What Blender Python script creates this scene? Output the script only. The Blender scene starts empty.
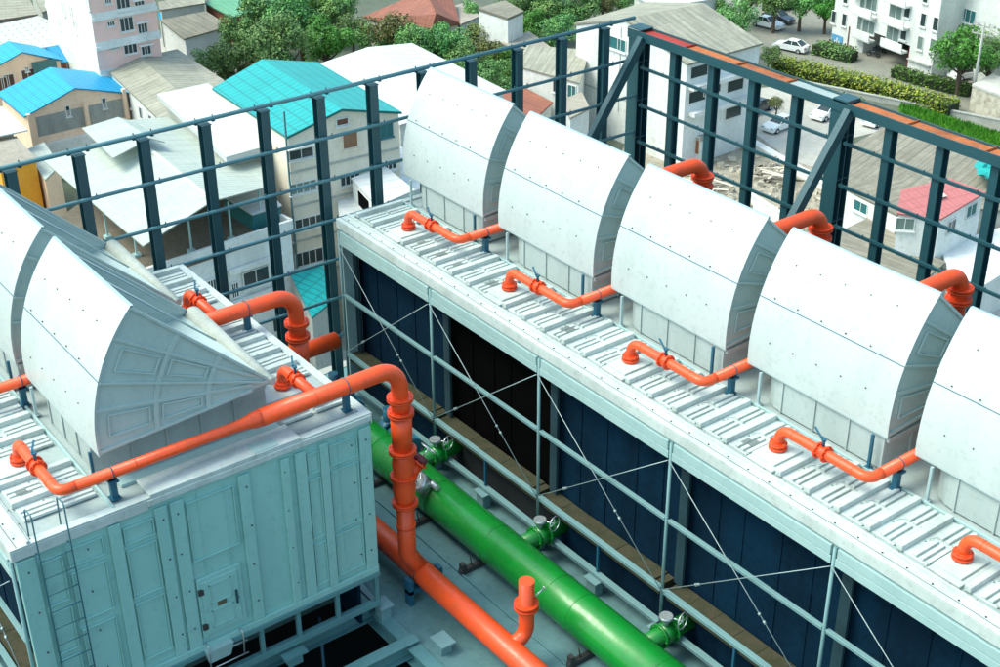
import bpy, math, random
from mathutils import Vector, Matrix
R = random.Random(7)
scene = bpy.context.scene
COL = scene.collection
V = Vector

# ------------------------------------------------------------------ camera frame
F_PX, PITCH, YAW, ROLL = 1399.16, math.radians(29.016), math.radians(143.10), math.radians(-.355)
cF = V((math.cos(YAW)*math.cos(PITCH), math.sin(YAW)*math.cos(PITCH), -math.sin(PITCH)))
cR = V((math.sin(YAW), -math.cos(YAW), 0)); cU = cR.cross(cF)
R2 = cR*math.cos(ROLL)+cU*math.sin(ROLL); U2 = -cR*math.sin(ROLL)+cU*math.cos(ROLL)
cR, cU = R2, U2
def at(px, py, z):
    """surveyed point of the photograph at height z (camera height is 0)"""
    d = cF+cR*((px-500)/F_PX)-cU*((py-333.5)/F_PX)
    return d*(z/d.z)
def on_plane(px, py, p, n):
    d = cF+cR*((px-500)/F_PX)-cU*((py-333.5)/F_PX)
    return d*(p.dot(n)/d.dot(n))
G = -54.0       # street level

# ------------------------------------------------------------------ materials
MATS = {}
def nt(name):
    m = bpy.data.materials.new(name); m.use_nodes = True
    t = m.node_tree; t.nodes.clear()
    out = t.nodes.new('ShaderNodeOutputMaterial'); b = t.nodes.new('ShaderNodeBsdfPrincipled')
    t.links.new(b.outputs[0], out.inputs[0]); MATS[name] = m
    return m, t, b
def mixc(t, fac, a, b, blend='MIX'):
    n = t.nodes.new('ShaderNodeMix'); n.data_type = 'RGBA'; n.blend_type = blend
    for i, v in ((0, fac), (6, a), (7, b)):
        if isinstance(v, (int, float)): n.inputs[i].default_value = v
        elif isinstance(v, tuple): n.inputs[i].default_value = (*v, 1) if len(v) == 3 else v
        else: t.links.new(v, n.inputs[i])
    return n.outputs[2]
def noise(t, scale, detail=5, rough=.6, vec=None, stretch=None):
    n = t.nodes.new('ShaderNodeTexNoise'); n.inputs['Scale'].default_value = scale
    n.inputs['Detail'].default_value = detail; n.inputs['Roughness'].default_value = rough
    if vec is None:
        g = t.nodes.new('ShaderNodeNewGeometry'); vec = g.outputs['Position']
    if stretch:
        mp = t.nodes.new('ShaderNodeMapping'); mp.inputs['Scale'].default_value = stretch
        t.links.new(vec, mp.inputs[0]); vec = mp.outputs[0]
    t.links.new(vec, n.inputs['Vector']); return n.outputs[0]
def ramp(t, f, a, b, ca=0., cb=1.):
    n = t.nodes.new('ShaderNodeMapRange'); n.clamp = True
    n.inputs[1].default_value = a; n.inputs[2].default_value = b; n.inputs[3].default_value = ca; n.inputs[4].default_value = cb
    t.links.new(f, n.inputs[0]); return n.outputs[0]
def mathn(t, op, a, b):
    n = t.nodes.new('ShaderNodeMath'); n.operation = op
    for i, v in enumerate((a, b)):
        if isinstance(v, (int, float)): n.inputs[i].default_value = v
        else: t.links.new(v, n.inputs[i])
    return n.outputs[0]
def bump(t, b, h, s=.3, d=.01):
    n = t.nodes.new('ShaderNodeBump'); n.inputs['Strength'].default_value = s; n.inputs['Distance'].default_value = d
    t.links.new(h, n.inputs['Height']); t.links.new(n.outputs[0], b.inputs['Normal'])
def paint(name, col, dirt=None, damt=.35, scale=1.5, rough=.45, streak=True, metal=0., rust=0., bstr=.15, coat=0.):
    m, t, b = nt(name)
    dirt = dirt or tuple(c*.55 for c in col)
    n1 = noise(t, scale, 6, .65, stretch=(1, 1, .25) if streak else None)
    n2 = noise(t, scale*7, 4, .7)
    f = mathn(t, 'MULTIPLY', ramp(t, n1, .42, .75), damt)
    c = mixc(t, f, col, dirt)
    f2 = mathn(t, 'MULTIPLY', ramp(t, n2, .52, .8), damt*.8)
    c = mixc(t, f2, c, tuple(x*.6 for x in dirt))
    if rust:
        n3 = noise(t, 9, 6, .75)
        c = mixc(t, ramp(t, n3, 1-rust-.05, 1-rust+.05), c, (.25, .07, .02))
    t.links.new(c, b.inputs['Base Color'])
    b.inputs['Roughness'].default_value = rough; b.inputs['Metallic'].default_value = metal
    t.links.new(ramp(t, n2, .3, .7, rough-.1, rough+.15), b.inputs['Roughness'])
    if coat: b.inputs['Coat Weight'].default_value = coat; b.inputs['Coat Roughness'].default_value = .15
    bump(t, b, n2, bstr, .004)
    return m
def flat(name, col, rough=.6, metal=0.):
    m, t, b = nt(name); n = noise(t, 3, 4)
    t.links.new(mixc(t, ramp(t, n, .3, .8), col, tuple(c*.7 for c in col)), b.inputs['Base Color'])
    b.inputs['Roughness'].default_value = rough; b.inputs['Metallic'].default_value = metal; return m
def roofmat(name, col, col2, period=.9, kind='corr', dark=.55, patch=.5, rough=.6, tile=.35):
    """uv in metres: u along the eave, v down the slope"""
    m, t, b = nt(name)
    uv = t.nodes.new('ShaderNodeUVMap'); s = t.nodes.new('ShaderNodeSeparateXYZ'); t.links.new(uv.outputs[0], s.inputs[0])
    n1 = noise(t, .35, 6, .7); n2 = noise(t, 2.2, 5, .7)
    n3 = noise(t, 1.0, 5, .7, vec=uv.outputs[0], stretch=(2.2, .18, 1))
    c = mixc(t, mathn(t, 'MULTIPLY', ramp(t, n1, .35, .7), patch), col, col2)
    c = mixc(t, mathn(t, 'MULTIPLY', ramp(t, n3, .45, .75), patch), c, tuple(x*.5 for x in col2))
    c = mixc(t, mathn(t, 'MULTIPLY', ramp(t, n2, .5, .75), patch*.5), c, tuple(x*.6 for x in col2))
    fu = mathn(t, 'FRACT', mathn(t, 'DIVIDE', s.outputs[0], period), 0)
    fv = mathn(t, 'FRACT', mathn(t, 'DIVIDE', s.outputs[1], period*1.6 if kind == 'corr' else tile), 0)
    lu = ramp(t, fu, .0, .22, 1, 0); lv = ramp(t, fv, .0, .18, 1, 0)
    line = mathn(t, 'MAXIMUM', lu, mathn(t, 'MULTIPLY', lv, .35 if kind == 'corr' else .8))
    if kind == 'dots': line = mathn(t, 'MULTIPLY', ramp(t, fu, .0, .35, 1, 0), ramp(t, fv, .0, .4, 1, 0))
    c = mixc(t, mathn(t, 'MULTIPLY', line, dark), c, tuple(x*.35 for x in col2))
    if kind == 'corr' and patch > .5:
        w = t.nodes.new('ShaderNodeTexWhiteNoise'); w.noise_dimensions = '2D'
        cx = t.nodes.new('ShaderNodeCombineXYZ')
        t.links.new(mathn(t, 'FLOOR', mathn(t, 'DIVIDE', s.outputs[0], period), 0), cx.inputs[0])
        t.links.new(mathn(t, 'FLOOR', mathn(t, 'DIVIDE', s.outputs[1], period*3.2), 0), cx.inputs[1])
        t.links.new(cx.outputs[0], w.inputs[0])
        c = mixc(t, mathn(t, 'MULTIPLY', ramp(t, w.outputs[0], .5, 1), .45), c, tuple(x*.55 for x in col))
    t.links.new(c, b.inputs['Base Color']); b.inputs['Roughness'].default_value = rough
    bump(t, b, line, .4, .05)
    return m
WHITE = paint('hood_white', (.49, .56, .55), (.34, .41, .39), .5, 1.3, .38, rust=0)
PLEN = paint('plenum_white', (.40, .47, .455), (.25, .31, .29), .5, 1.5, .5)
PANEL = paint('side_panel_grey', (.41, .52, .50), (.28, .38, .36), .35, 1.2, .5)
ENDW = paint('end_wall_paint', (.28, .54, .50), (.16, .37, .35), .4, 1.0, .5)
ROOFW = paint('roof_deck_paint', (.52, .60, .58), (.30, .35, .31), .6, 1.6, .5, rust=.22)
ROOFG = paint('roof_recess', (.34, .42, .41), (.20, .25, .24), .5, 1.6, .6)  # darker roof tone, puts the shade between the ribs into the colour
TRIM = paint('tower_trim', (.34, .50, .49), (.18, .32, .33), .35, 1.5, .45)
GALV = paint('galvanised', (.42, .54, .55), (.22, .32, .33), .35, 4, .45, metal=.3)
ORANGE = paint('pipe_orange', (.86, .085, .012), (.55, .075, .03), .65, 3.2, .42, coat=.12, rust=0)
ORANGED = paint('flange_orange', (.82, .07, .010), (.35, .03, .01), .45, 6, .4)
GREEN = paint('pipe_green', (.003, .235, .025), (.012, .10, .02), .55, 1.8, .33, coat=.25)
STEEL = paint('screen_steel', (.017, .075, .092), (.01, .04, .05), .35, 1.8, .42, rust=0)
STEELL = paint('rail_steel', (.07, .19, .22), (.04, .12, .14), .35, 2.5, .42)
POSTB = paint('support_post_blue', (.012, .10, .16), (.01, .05, .08), .3, 4, .45)
RUSTY = paint('rusted_channel', (.46, .14, .04), (.13, .04, .025), .95, 1.3, .8, streak=False)
RED = paint('red_primer', (.38, .035, .025), (.2, .03, .02), .6, 2, .7, streak=False)
MOSS = paint('mossy_basin', (.055, .05, .026), (.015, .032, .01), .9, 4.5, .9, streak=False, bstr=.5)
RODM = paint('rod_zinc', (.30, .40, .41), (.15, .2, .2), .4, 8, .5, metal=.4)
BACKM = paint('backing_dark', (.012, .045, .06), (.006, .02, .03), .5, 2, .7)
RAILM = paint('rail_paint', (.17, .31, .32), (.10, .21, .22), .35, 2, .45)
FRAMEM = paint('base_frame_paint', (.10, .25, .26), (.05, .13, .14), .35, 2, .5)
DECK = paint('deck_concrete', (.12, .25, .26), (.06, .14, .15), .6, 1.1, .8, streak=False, bstr=.3)
SLOT = flat('slot_grey', (.17, .21, .20), .8)
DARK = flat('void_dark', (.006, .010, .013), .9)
FILLB = paint('fill_media_navy', (.0004, .018, .040), (.0002, .006, .015), 1., 1.1, .9); FILLB.node_tree.nodes['Principled BSDF'].inputs['Specular IOR Level'].default_value = .12
BLACKM = flat('opening_shade_black', (.0008, .0008, .001), .9); BLACKM.node_tree.nodes['Principled BSDF'].inputs['Specular IOR Level'].default_value = .05  # black colour standing for the deep shade inside openings
CHROME = paint('bright_steel', (.6, .65, .66), (.3, .33, .35), .3, 10, .3, metal=.7)
BOLT = flat('bolt_dark', (.05, .05, .05), .5)
GLASS = flat('window_glass', (.03, .05, .055), .15)
TEALG = flat('teal_glass', (.03, .16, .17), .2)
CURT = flat('curtain_glass', (.17, .24, .22), .3)
WALLW = paint('wall_white', (.72, .74, .71), (.42, .44, .39), .6, .35, .8)
WALLC = paint('wall_cream', (.76, .69, .56), (.46, .40, .31), .5, .3, .8)
WALLP = paint('wall_peach', (.86, .62, .44), (.50, .36, .26), .45, .3, .8)
WALLK = paint('wall_pink', (.82, .54, .47), (.55, .40, .37), .3, .3, .8)
WALLG = paint('wall_grey', (.40, .42, .38), (.22, .22, .19), .6, .4, .85)
WALLO = paint('wall_orange', (.85, .38, .03), (.5, .2, .03), .3, .5, .7)
WALLB = paint('wall_brick', (.30, .11, .07), (.14, .07, .05), .6, .8, .85)
R_BLUE = roofmat('roof_blue', (.003, .36, .66), (.003, .25, .50), .6, 'tile', .75, .3, .45, .8)
R_BLUE2 = roofmat('roof_blue_tile', (.01, .30, .55), (.02, .22, .40), .5, 'tile', .6, .7, .5, .5)
R_TEAL = roofmat('roof_teal', (.003, .36, .35), (.004, .27, .28), .62, 'tile', .85, .3, .45, 1.0)
R_GREY = roofmat('roof_grey_fibre', (.40, .39, .31), (.25, .25, .19), .8, 'corr', .5, .75, .8)
R_BROWN = roofmat('roof_brown_fibre', (.31, .29, .225), (.19, .18, .135), .8, 'corr', .5, .8, .85)
R_CREAM = roofmat('roof_cream_sheet', (.47, .53, .47), (.36, .42, .37), .42, 'corr', .45, .4, .6)
R_WHITE = roofmat('roof_white_sheet', (.64, .67, .66), (.48, .52, .51), 1.4, 'corr', .30, .3, .5)
R_DOTS = roofmat('roof_white_tile', (.52, .54, .51), (.16, .26, .27), .9, 'dots', 1., .12, .6, .9)
R_RED = roofmat('roof_red_tile', (.36, .13, .08), (.24, .09, .06), .5, 'tile', .5, .6, .7, .5)
R_PINK = roofmat('roof_pink_sheet', (.52, .17, .16), (.42, .14, .13), .55, 'tile', .35, .3, .6, 1.1)
R_GREEN = roofmat('roof_green_sheet', (.16, .42, .24), (.10, .30, .18), .8, 'corr', .3, .5, .6)
SLAB = paint('roof_slab', (.36, .33, .27), (.17, .15, .11), .7, .35, .85, streak=False)
BRSLAB = paint('terrace_brown', (.17, .14, .10), (.09, .085, .065), .8, .35, .85, streak=False)
CONC = paint('yard_concrete', (.46, .45, .40), (.28, .27, .23), .6, .25, .85, streak=False)
ASPH = paint('asphalt', (.23, .23, .19), (.14, .15, .12), .6, .2, .9, streak=False)
SOIL = paint('ground_soil', (.12, .135, .10), (.05, .085, .045), .7, .12, .95, streak=False)
RUBB = paint('rubble_mix', (.36, .33, .26), (.13, .11, .075), .95, .9, .95, streak=False, bstr=.8)
CARW = paint('car_white', (.80, .82, .80), (.7, .72, .7), .1, 1, .25, coat=.5)
CARD = paint('car_dark', (.02, .03, .04), (.01, .015, .02), .1, 1, .25, coat=.5)
TYRE = flat('tyre', (.015, .015, .015), .85)
BARK = flat('bark', (.10, .075, .05), .9)
def leafmat(name, c1, c2, c3):
    m, t, b = nt(name)
    g = t.nodes.new('ShaderNodeNewGeometry')
    oi = t.nodes.new('ShaderNodeObjectInfo')
    n = noise(t, .45, 3)
    f = mathn(t, 'ADD', mathn(t, 'MULTIPLY', g.outputs['Random Per Island'], .6), mathn(t, 'MULTIPLY', ramp(t, n, .3, .7), .4))
    c = mixc(t, ramp(t, f, .0, .55), c1, c2); c = mixc(t, ramp(t, f, .55, 1.), c, c3)
    hsv = t.nodes.new('ShaderNodeHueSaturation'); t.links.new(c, hsv.inputs['Color'])
    t.links.new(ramp(t, oi.outputs['Random'], 0, 1, .47, .52), hsv.inputs['Hue'])
    t.links.new(ramp(t, oi.outputs['Random'], 0, 1, .75, 1.25), hsv.inputs['Value'])
    t.links.new(hsv.outputs[0], b.inputs['Base Color'])
    b.inputs['Roughness'].default_value = .6
    return m
LEAF = leafmat('leaf_green', (.03, .10, .03), (.09, .24, .055), (.24, .42, .10))
LEAFB = leafmat('leaf_bright', (.02, .09, .008), (.05, .20, .015), (.12, .33, .03))
LEAFO = leafmat('leaf_olive', (.05, .07, .015), (.13, .16, .035), (.27, .26, .07))
LEAFY = leafmat('leaf_yellow', (.06, .16, .012), (.22, .38, .03), (.60, .58, .06))
GRASS = leafmat('grass_bright', (.02, .10, .008), (.06, .24, .012), (.14, .36, .02))

# ------------------------------------------------------------------ mesh builder
ORG = {}
class MB:
    def __init__(s): s.v = []; s.f = []; s.uv = []; s.sm = []
    def face(s, pts, uv=None, smooth=False):
        i = len(s.v); s.v += [V(p) for p in pts]; s.f.append(list(range(i, i+len(pts)))); s.uv.append(uv); s.sm.append(smooth)
    def hexa(s, p):   # p: 8 corners, bottom 4 then top 4 (ccw from above)
        i = len(s.v); s.v += [V(q) for q in p]
        for f in ((3, 2, 1, 0), (4, 5, 6, 7), (0, 1, 5, 4), (1, 2, 6, 5), (2, 3, 7, 6), (3, 0, 4, 7)):
            s.f.append([i+k for k in f]); s.uv.append(None); s.sm.append(False)
    def box(s, x0, x1, y0, y1, z0, z1):
        s.hexa([(x0, y0, z0), (x1, y0, z0), (x1, y1, z0), (x0, y1, z0), (x0, y0, z1), (x1, y0, z1), (x1, y1, z1), (x0, y1, z1)]); return s
    def obox(s, c, ax, h):   # centre, 3 axes, half sizes
        c = V(c); a = [V(q).normalized()*k for q, k in zip(ax, h)]
        s.hexa([c-a[0]-a[1]-a[2], c+a[0]-a[1]-a[2], c+a[0]+a[1]-a[2], c-a[0]+a[1]-a[2],
                c-a[0]-a[1]+a[2], c+a[0]-a[1]+a[2], c+a[0]+a[1]+a[2], c-a[0]+a[1]+a[2]]); return s
    def beam(s, p, q, w, h, up=(0, 0, 1)):
        p, q = V(p), V(q); d = (q-p); L = d.length; d.normalize(); r = d.cross(V(up)).normalized(); u = r.cross(d)
        return s.obox((p+q)/2, (d, r, u), (L/2, w/2, h/2))
    def ibeam(s, p, q, w, h, t=.012, up=(0, 0, 1)):
        p, q = V(p), V(q); d = (q-p); L = d.length; d.normalize(); r = d.cross(V(up)).normalized(); u = r.cross(d); c = (p+q)/2
        s.obox(c+u*(h/2-t/2), (d, r, u), (L/2, w/2, t/2)); s.obox(c-u*(h/2-t/2), (d, r, u), (L/2, w/2, t/2))
        s.obox(c, (d, r, u), (L/2, t/2, h/2-t)); return s
    def tube(s, pts, r, n=14, cap=True, smooth=True):
        pts = [V(p) for p in pts]
        if not isinstance(r, (list, tuple)): r = [r]*len(pts)
        d0 = (pts[1]-pts[0]).normalized(); a = d0.orthogonal().normalized(); base = len(s.v)
        for i, p in enumerate(pts):
            if i == 0: d = d0
            elif i == len(pts)-1: d = (pts[i]-pts[i-1]).normalized()
            else: d = ((pts[i+1]-p).normalized()+(p-pts[i-1]).normalized()).normalized()
            a = (a-d*a.dot(d)).normalized(); b = d.cross(a)
            for k in range(n):
                t = 2*math.pi*k/n; s.v.append(p+(a*math.cos(t)+b*math.sin(t))*r[i])
        for i in range(len(pts)-1):
            for k in range(n):
                k2 = (k+1) % n
                s.f.append([base+i*n+k, base+i*n+k2, base+(i+1)*n+k2, base+(i+1)*n+k]); s.uv.append(None); s.sm.append(smooth)
        if cap:
            s.f.append([base+k for k in range(n)][::-1]); s.uv.append(None); s.sm.append(False)
            s.f.append([base+(len(pts)-1)*n+k for k in range(n)]); s.uv.append(None); s.sm.append(False)
        return s
    def cyl(s, p, q, r, n=14, r2=None): return s.tube([p, q], [r, r if r2 is None else r2], n)
    def ring(s, c, ax, Rr, r, n=20, m=6):
        c, ax = V(c), V(ax).normalized(); a = ax.orthogonal().normalized(); b = ax.cross(a); base = len(s.v)
        for i in range(n):
            t = 2*math.pi*i/n; d = a*math.cos(t)+b*math.sin(t)
            for k in range(m):
                u = 2*math.pi*k/m; s.v.append(c+d*(Rr+r*math.cos(u))+ax*(r*math.sin(u)))
        for i in range(n):
            for k in range(m):
                s.f.append([base+i*m+k, base+((i+1) % n)*m+k, base+((i+1) % n)*m+(k+1) % m, base+i*m+(k+1) % m]); s.uv.append(None); s.sm.append(True)
        return s
    def build(s, name, mat, parent=None, bev=0., loc=None):
        o0 = V(ORG.get(parent.name, (0, 0, 0))) if parent else (V(loc) if loc is not None else V((0, 0, 0)))
        me = bpy.data.meshes.new(name)
        me.from_pydata([tuple(p-o0) for p in s.v], [], s.f)
        me.materials.append(mat)
        for p, k in zip(me.polygons, s.sm): p.use_smooth = k
        if any(u for u in s.uv):
            l = me.uv_layers.new(name='UVMap')
            for p, u in zip(me.polygons, s.uv):
                if u:
                    for li, q in zip(p.loop_indices, u): l.data[li].uv = q
        me.update()
        o = bpy.data.objects.new(name, me); COL.objects.link(o)
        if parent: o.parent = parent
        else: o.location = o0
        ORG[o.name] = tuple(o0)
        if bev:
            bm = o.modifiers.new('bevel', 'BEVEL'); bm.width = bev; bm.segments = 1; bm.limit_method = 'ANGLE'
        return o
def thing(name, label, cat, loc, group=None):
    o = bpy.data.objects.new(name, None); COL.objects.link(o); o.location = loc; o.empty_display_size = .2
    ORG[o.name] = tuple(loc); o['label'] = label; o['category'] = cat
    if group: o['group'] = group
    return o
def tag(o, label, cat, group=None, kind=None):
    if label: o['label'] = label
    if cat: o['category'] = cat
    if group: o['group'] = group
    if kind: o['kind'] = kind
    return o
def struct(o): o['kind'] = 'structure'; return o
def copy_tree(o, parent=None):
    c = o.copy(); COL.objects.link(c)
    if parent: c.parent = parent
    for ch in [x for x in bpy.data.objects if x.parent == o]: copy_tree(ch, c)
    return c
def arc_path(pts, rad, n=7):
    """polyline with rounded corners"""
    pts = [V(p) for p in pts]; out = [pts[0]]
    for i in range(1, len(pts)-1):
        p, a, b = pts[i], (pts[i-1]-pts[i]), (pts[i+1]-pts[i]); la, lb = a.length, b.length
        a.normalize(); b.normalize(); ang = a.angle(b); tl = min(rad/math.tan(ang/2), la*.49, lb*.49); rr = tl*math.tan(ang/2)
        bis = (a+b).normalized(); c = p+bis*(rr/math.sin(ang/2)); s, e = p+a*tl-c, p+b*tl-c; tot = s.angle(e)
        ax = s.cross(e).normalized()
        for k in range(n+1): out.append(c+Matrix.Rotation(tot*k/n, 3, ax) @ s)
    out.append(pts[-1]); return out
def flange(mb, p, d, r, th=.035, bolts=8, gap=None):
    p, d = V(p), V(d).normalized(); mb.cyl(p-d*th/2, p+d*th/2, r, 18)
    a = d.orthogonal().normalized(); b = d.cross(a)
    for k in range(bolts):
        t = 2*math.pi*k/bolts; q = p+(a*math.cos(t)+b*math.sin(t))*(r*.86); mb.cyl(q-d*(th/2+.02), q+d*(th/2+.02), .011, 6)

# ------------------------------------------------------------------ exhaust hoods
RZ = -11.4                      # tower roof level
RAD = 2.76
def make_hood(x0, ye, label, group, HL=2.62, inx=.05, az=-10.66):
    """ye: front edge line of the tower; sector duct, apex at the far side"""
    ay = ye+4.30
    r = thing('exhaust_hood', label, 'exhaust hood', (x0, ye+1.6, RZ), group)
    P = lambda x, rad, deg: V((x, ay-rad*math.cos(math.radians(deg)), az+rad*math.sin(math.radians(deg))))
    A0, A1, N = -4., (44. if az < -10.62 else 42.4), 20
    x1 = x0+HL
    sh = MB()
    for (a, b_) in ((x0, x1),):
        for i in range(N):
            t0, t1 = A0+(A1-A0)*i/N, A0+(A1-A0)*(i+1)/N
            for rr, fl in ((RAD, 0), (RAD-.012, 1)):
                q = [P(a, rr, t0), P(b_, rr, t0), P(b_, rr, t1), P(a, rr, t1)]
                sh.face(q if not fl else q[::-1], smooth=True)
    o = sh.build('shell', WHITE, r)
    # weld vertices for smooth shading
    import bmesh
    bm = bmesh.new(); bm.from_mesh(o.data); bmesh.ops.remove_doubles(bm, verts=bm.verts, dist=.0005); bm.to_mesh(o.data); bm.free()
    sm = MB(); tm = (A0+A1)/2+0
    sm.beam(P(x0, RAD+.003, tm), P(x1, RAD+.003, tm), .011, .005, up=P(x0, 1, tm)-P(x0, 0, tm)).build('seam', POSTB, r)
    lp = MB(); e = P(x0, RAD, A0); lp.box(x0, x1, e.y-.0, e.y+.03, e.z-.025, e.z+.003); lp.build('edge_trim', GALV, r, .003); lp = MB(); e = P(x0, RAD, A1)
    lp.beam(P(x0, RAD-.02, A1), P(x1, RAD-.02, A1), .05, .03); lp.build('edge_trim', GALV, r, .003)
    bt = MB()
    for xx, off in ((.4, 0), (.85, 0), (1.3, 0), (1.75, 0), (2.2, 0)):
        for dg in (6, 32):
            p = P(x0+xx, RAD, dg+xx*1.0); n = (P(x0, 1, dg)-P(x0, 0, dg)); bt.cyl(p-n*.005, p+n*.012, .011, 6)
        p = P(x0+xx-.12, RAD, tm+1.2); n = (P(x0, 1, tm)-P(x0, 0, tm)); bt.cyl(p-n*.005, p+n*.016, .012, 6)
    bt.build('bolt', BOLT, r)
    for xs, sg in ((x1, 1), (x0, -1)):
        s = MB(); xi = xs-.035*sg
        ring_ = [P(xi, RAD-.01, A0+(A1-A0)*i/N) for i in range(N+1)]
        s.face([P(xi, 0, 0)]+(ring_ if sg > 0 else ring_[::-1]))
        s.face([p-V((.004*sg, 0, 0)) for p in ([P(xi, 0, 0)]+(ring_[::-1] if sg > 0 else ring_))])
        so = s.build('side_panel', PANEL, r)
        k = MB(); xo = xi+.012*sg
        def bar(pa, pb, w=.055, h=.03):
            d = (pb-pa); k.beam(pa, pb, w, h, up=(1, 0, 0))
        for dg, w, h in ((A0+.7, .05, .05), (10.5, .05, .03), (19.5, .035, .06), (33.5, .05, .03), (A1-.6, .04, .05)):
            bar(P(xo, .12 if w < .05 else .35, dg), P(xo, RAD-.02, dg), w, h)
        for rr in (1.05, 1.85):
            for i in range(8):
                t0, t1 = A0+(A1-A0)*i/8, A0+(A1-A0)*(i+1)/8; bar(P(xo, rr, t0), P(xo, rr, t1), .075, .024)
        # raised panel plates between ribs
        for ra, rb in ((1.15, 1.75), (1.95, 2.55)):
            for da, db in ((1, 8.5), (23.5, 31)):
                q = [P(xi+.006*sg, ra, da), P(xi+.006*sg, rb, da), P(xi+.006*sg, rb, db), P(xi+.006*sg, ra, db)]
                q2 = [p+V((.014*sg, 0, 0)) for p in q]
                for a_, b_ in ((0, 1), (1, 2), (2, 3), (3, 0)): k.beam(q2[a_], q2[b_], .022, .03, up=(1, 0, 0))
        k.build('rib', PANEL, so, .003)
        fr = MB()
        for i in range(N):
            t0, t1 = A0+(A1-A0)*i/N, A0+(A1-A0)*(i+1)/N
            fr.hexa([P(xs-.04*sg, RAD-.035, t0), P(xs, RAD-.035, t0), P(xs, RAD-.003, t0), P(xs-.04*sg, RAD-.003, t0),
                     P(xs-.04*sg, RAD-.035, t1), P(xs, RAD-.035, t1), P(xs, RAD-.003, t1), P(xs-.04*sg, RAD-.003, t1)])
        fr.build('rim', GALV, so)
    b = MB(); b.tube([P(x0+.02, 0, 0)+V((0, .02, -.06)), P(x1-.06, 0, 0)+V((0, .02, -.03))], [.17, .06], 18); b.build('inner_lip', paint('lip_cream', (.44, .48, .43), (.25, .29, .25), .6, 3, .6) if 'lip_cream' not in MATS else MATS['lip_cream'], r)
    b = MB(); q = [P(x0+.04, .0, A0), P(x1-.04, .0, A0), P(x1-.04, RAD-.02, A0), P(x0+.04, RAD-.02, A0)]; b.hexa([p+V((0, 0, -.01)) for p in (q[3], q[2], q[1], q[0])]+[p+V((0, 0, .005)) for p in (q[3], q[2], q[1], q[0])]); b.build('floor_plate', PANEL, r)
    for i in range(3):
        b = MB(); xx = x0+.25+i*(HL-.5)/2; b.cyl(P(xx, RAD-.05, A1-1), P(xx+.1, .35, A1-3), .016, 6); b.build('tie_bar', GALV, r)
    # plenum below the duct
    y0, y1 = ye+1.60, ay+.05
    w = MB(); xa, xb = x0+.16, x1-inx
    cr_ = .55
    w_pts = [(xa+cr_, y0), (xb, y0), (xb, y1), (xa, y1)]+[(xa+cr_-cr_*math.sin(math.radians(a)), y0+cr_-cr_*math.cos(math.radians(a))) for a in range(90, 9, -12)]
    zt = az-.21
    for i in range(len(w_pts)):
        p, q = w_pts[i], w_pts[(i+1) % len(w_pts)]; w.face([(p[0], p[1], RZ+.03), (q[0], q[1], RZ+.03), (q[0], q[1], zt), (p[0], p[1], zt)])
    w.face([(p[0], p[1], zt) for p in w_pts])
    pl = w.build('plenum', PLEN, r)
    k = MB(); n = 3
    for i in range(n+1):
        xx = xa+cr_+(xb-xa-cr_-.02)*i/n; k.box(xx-.012, xx+.012, y0-.022, y0-.002, RZ+.032, zt-.01)
    for i in range(1, 5):
        yy = y0+(y1-y0)*i/5; k.box(xb+.002, xb+.03, yy, yy+.035, RZ+.032, zt-.01)
    k.box(xb+.002, xb+.05, y0, y1, zt-.09, zt-.012)
    k.build('stiffener', PLEN, pl)
    for xx in (x0+.34, x1-.2):
        s = MB(); yy = ye+1.49; s.box(xx-.02, xx+.02, yy-.02, yy+.02, RZ+.05, az-.21); s.box(xx-.05, xx+.05, yy-.05, yy+.05, RZ+.035, RZ+.052)
        s.build('strut', POSTB if xx > x0+1 else GALV, r)
    return r

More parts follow.
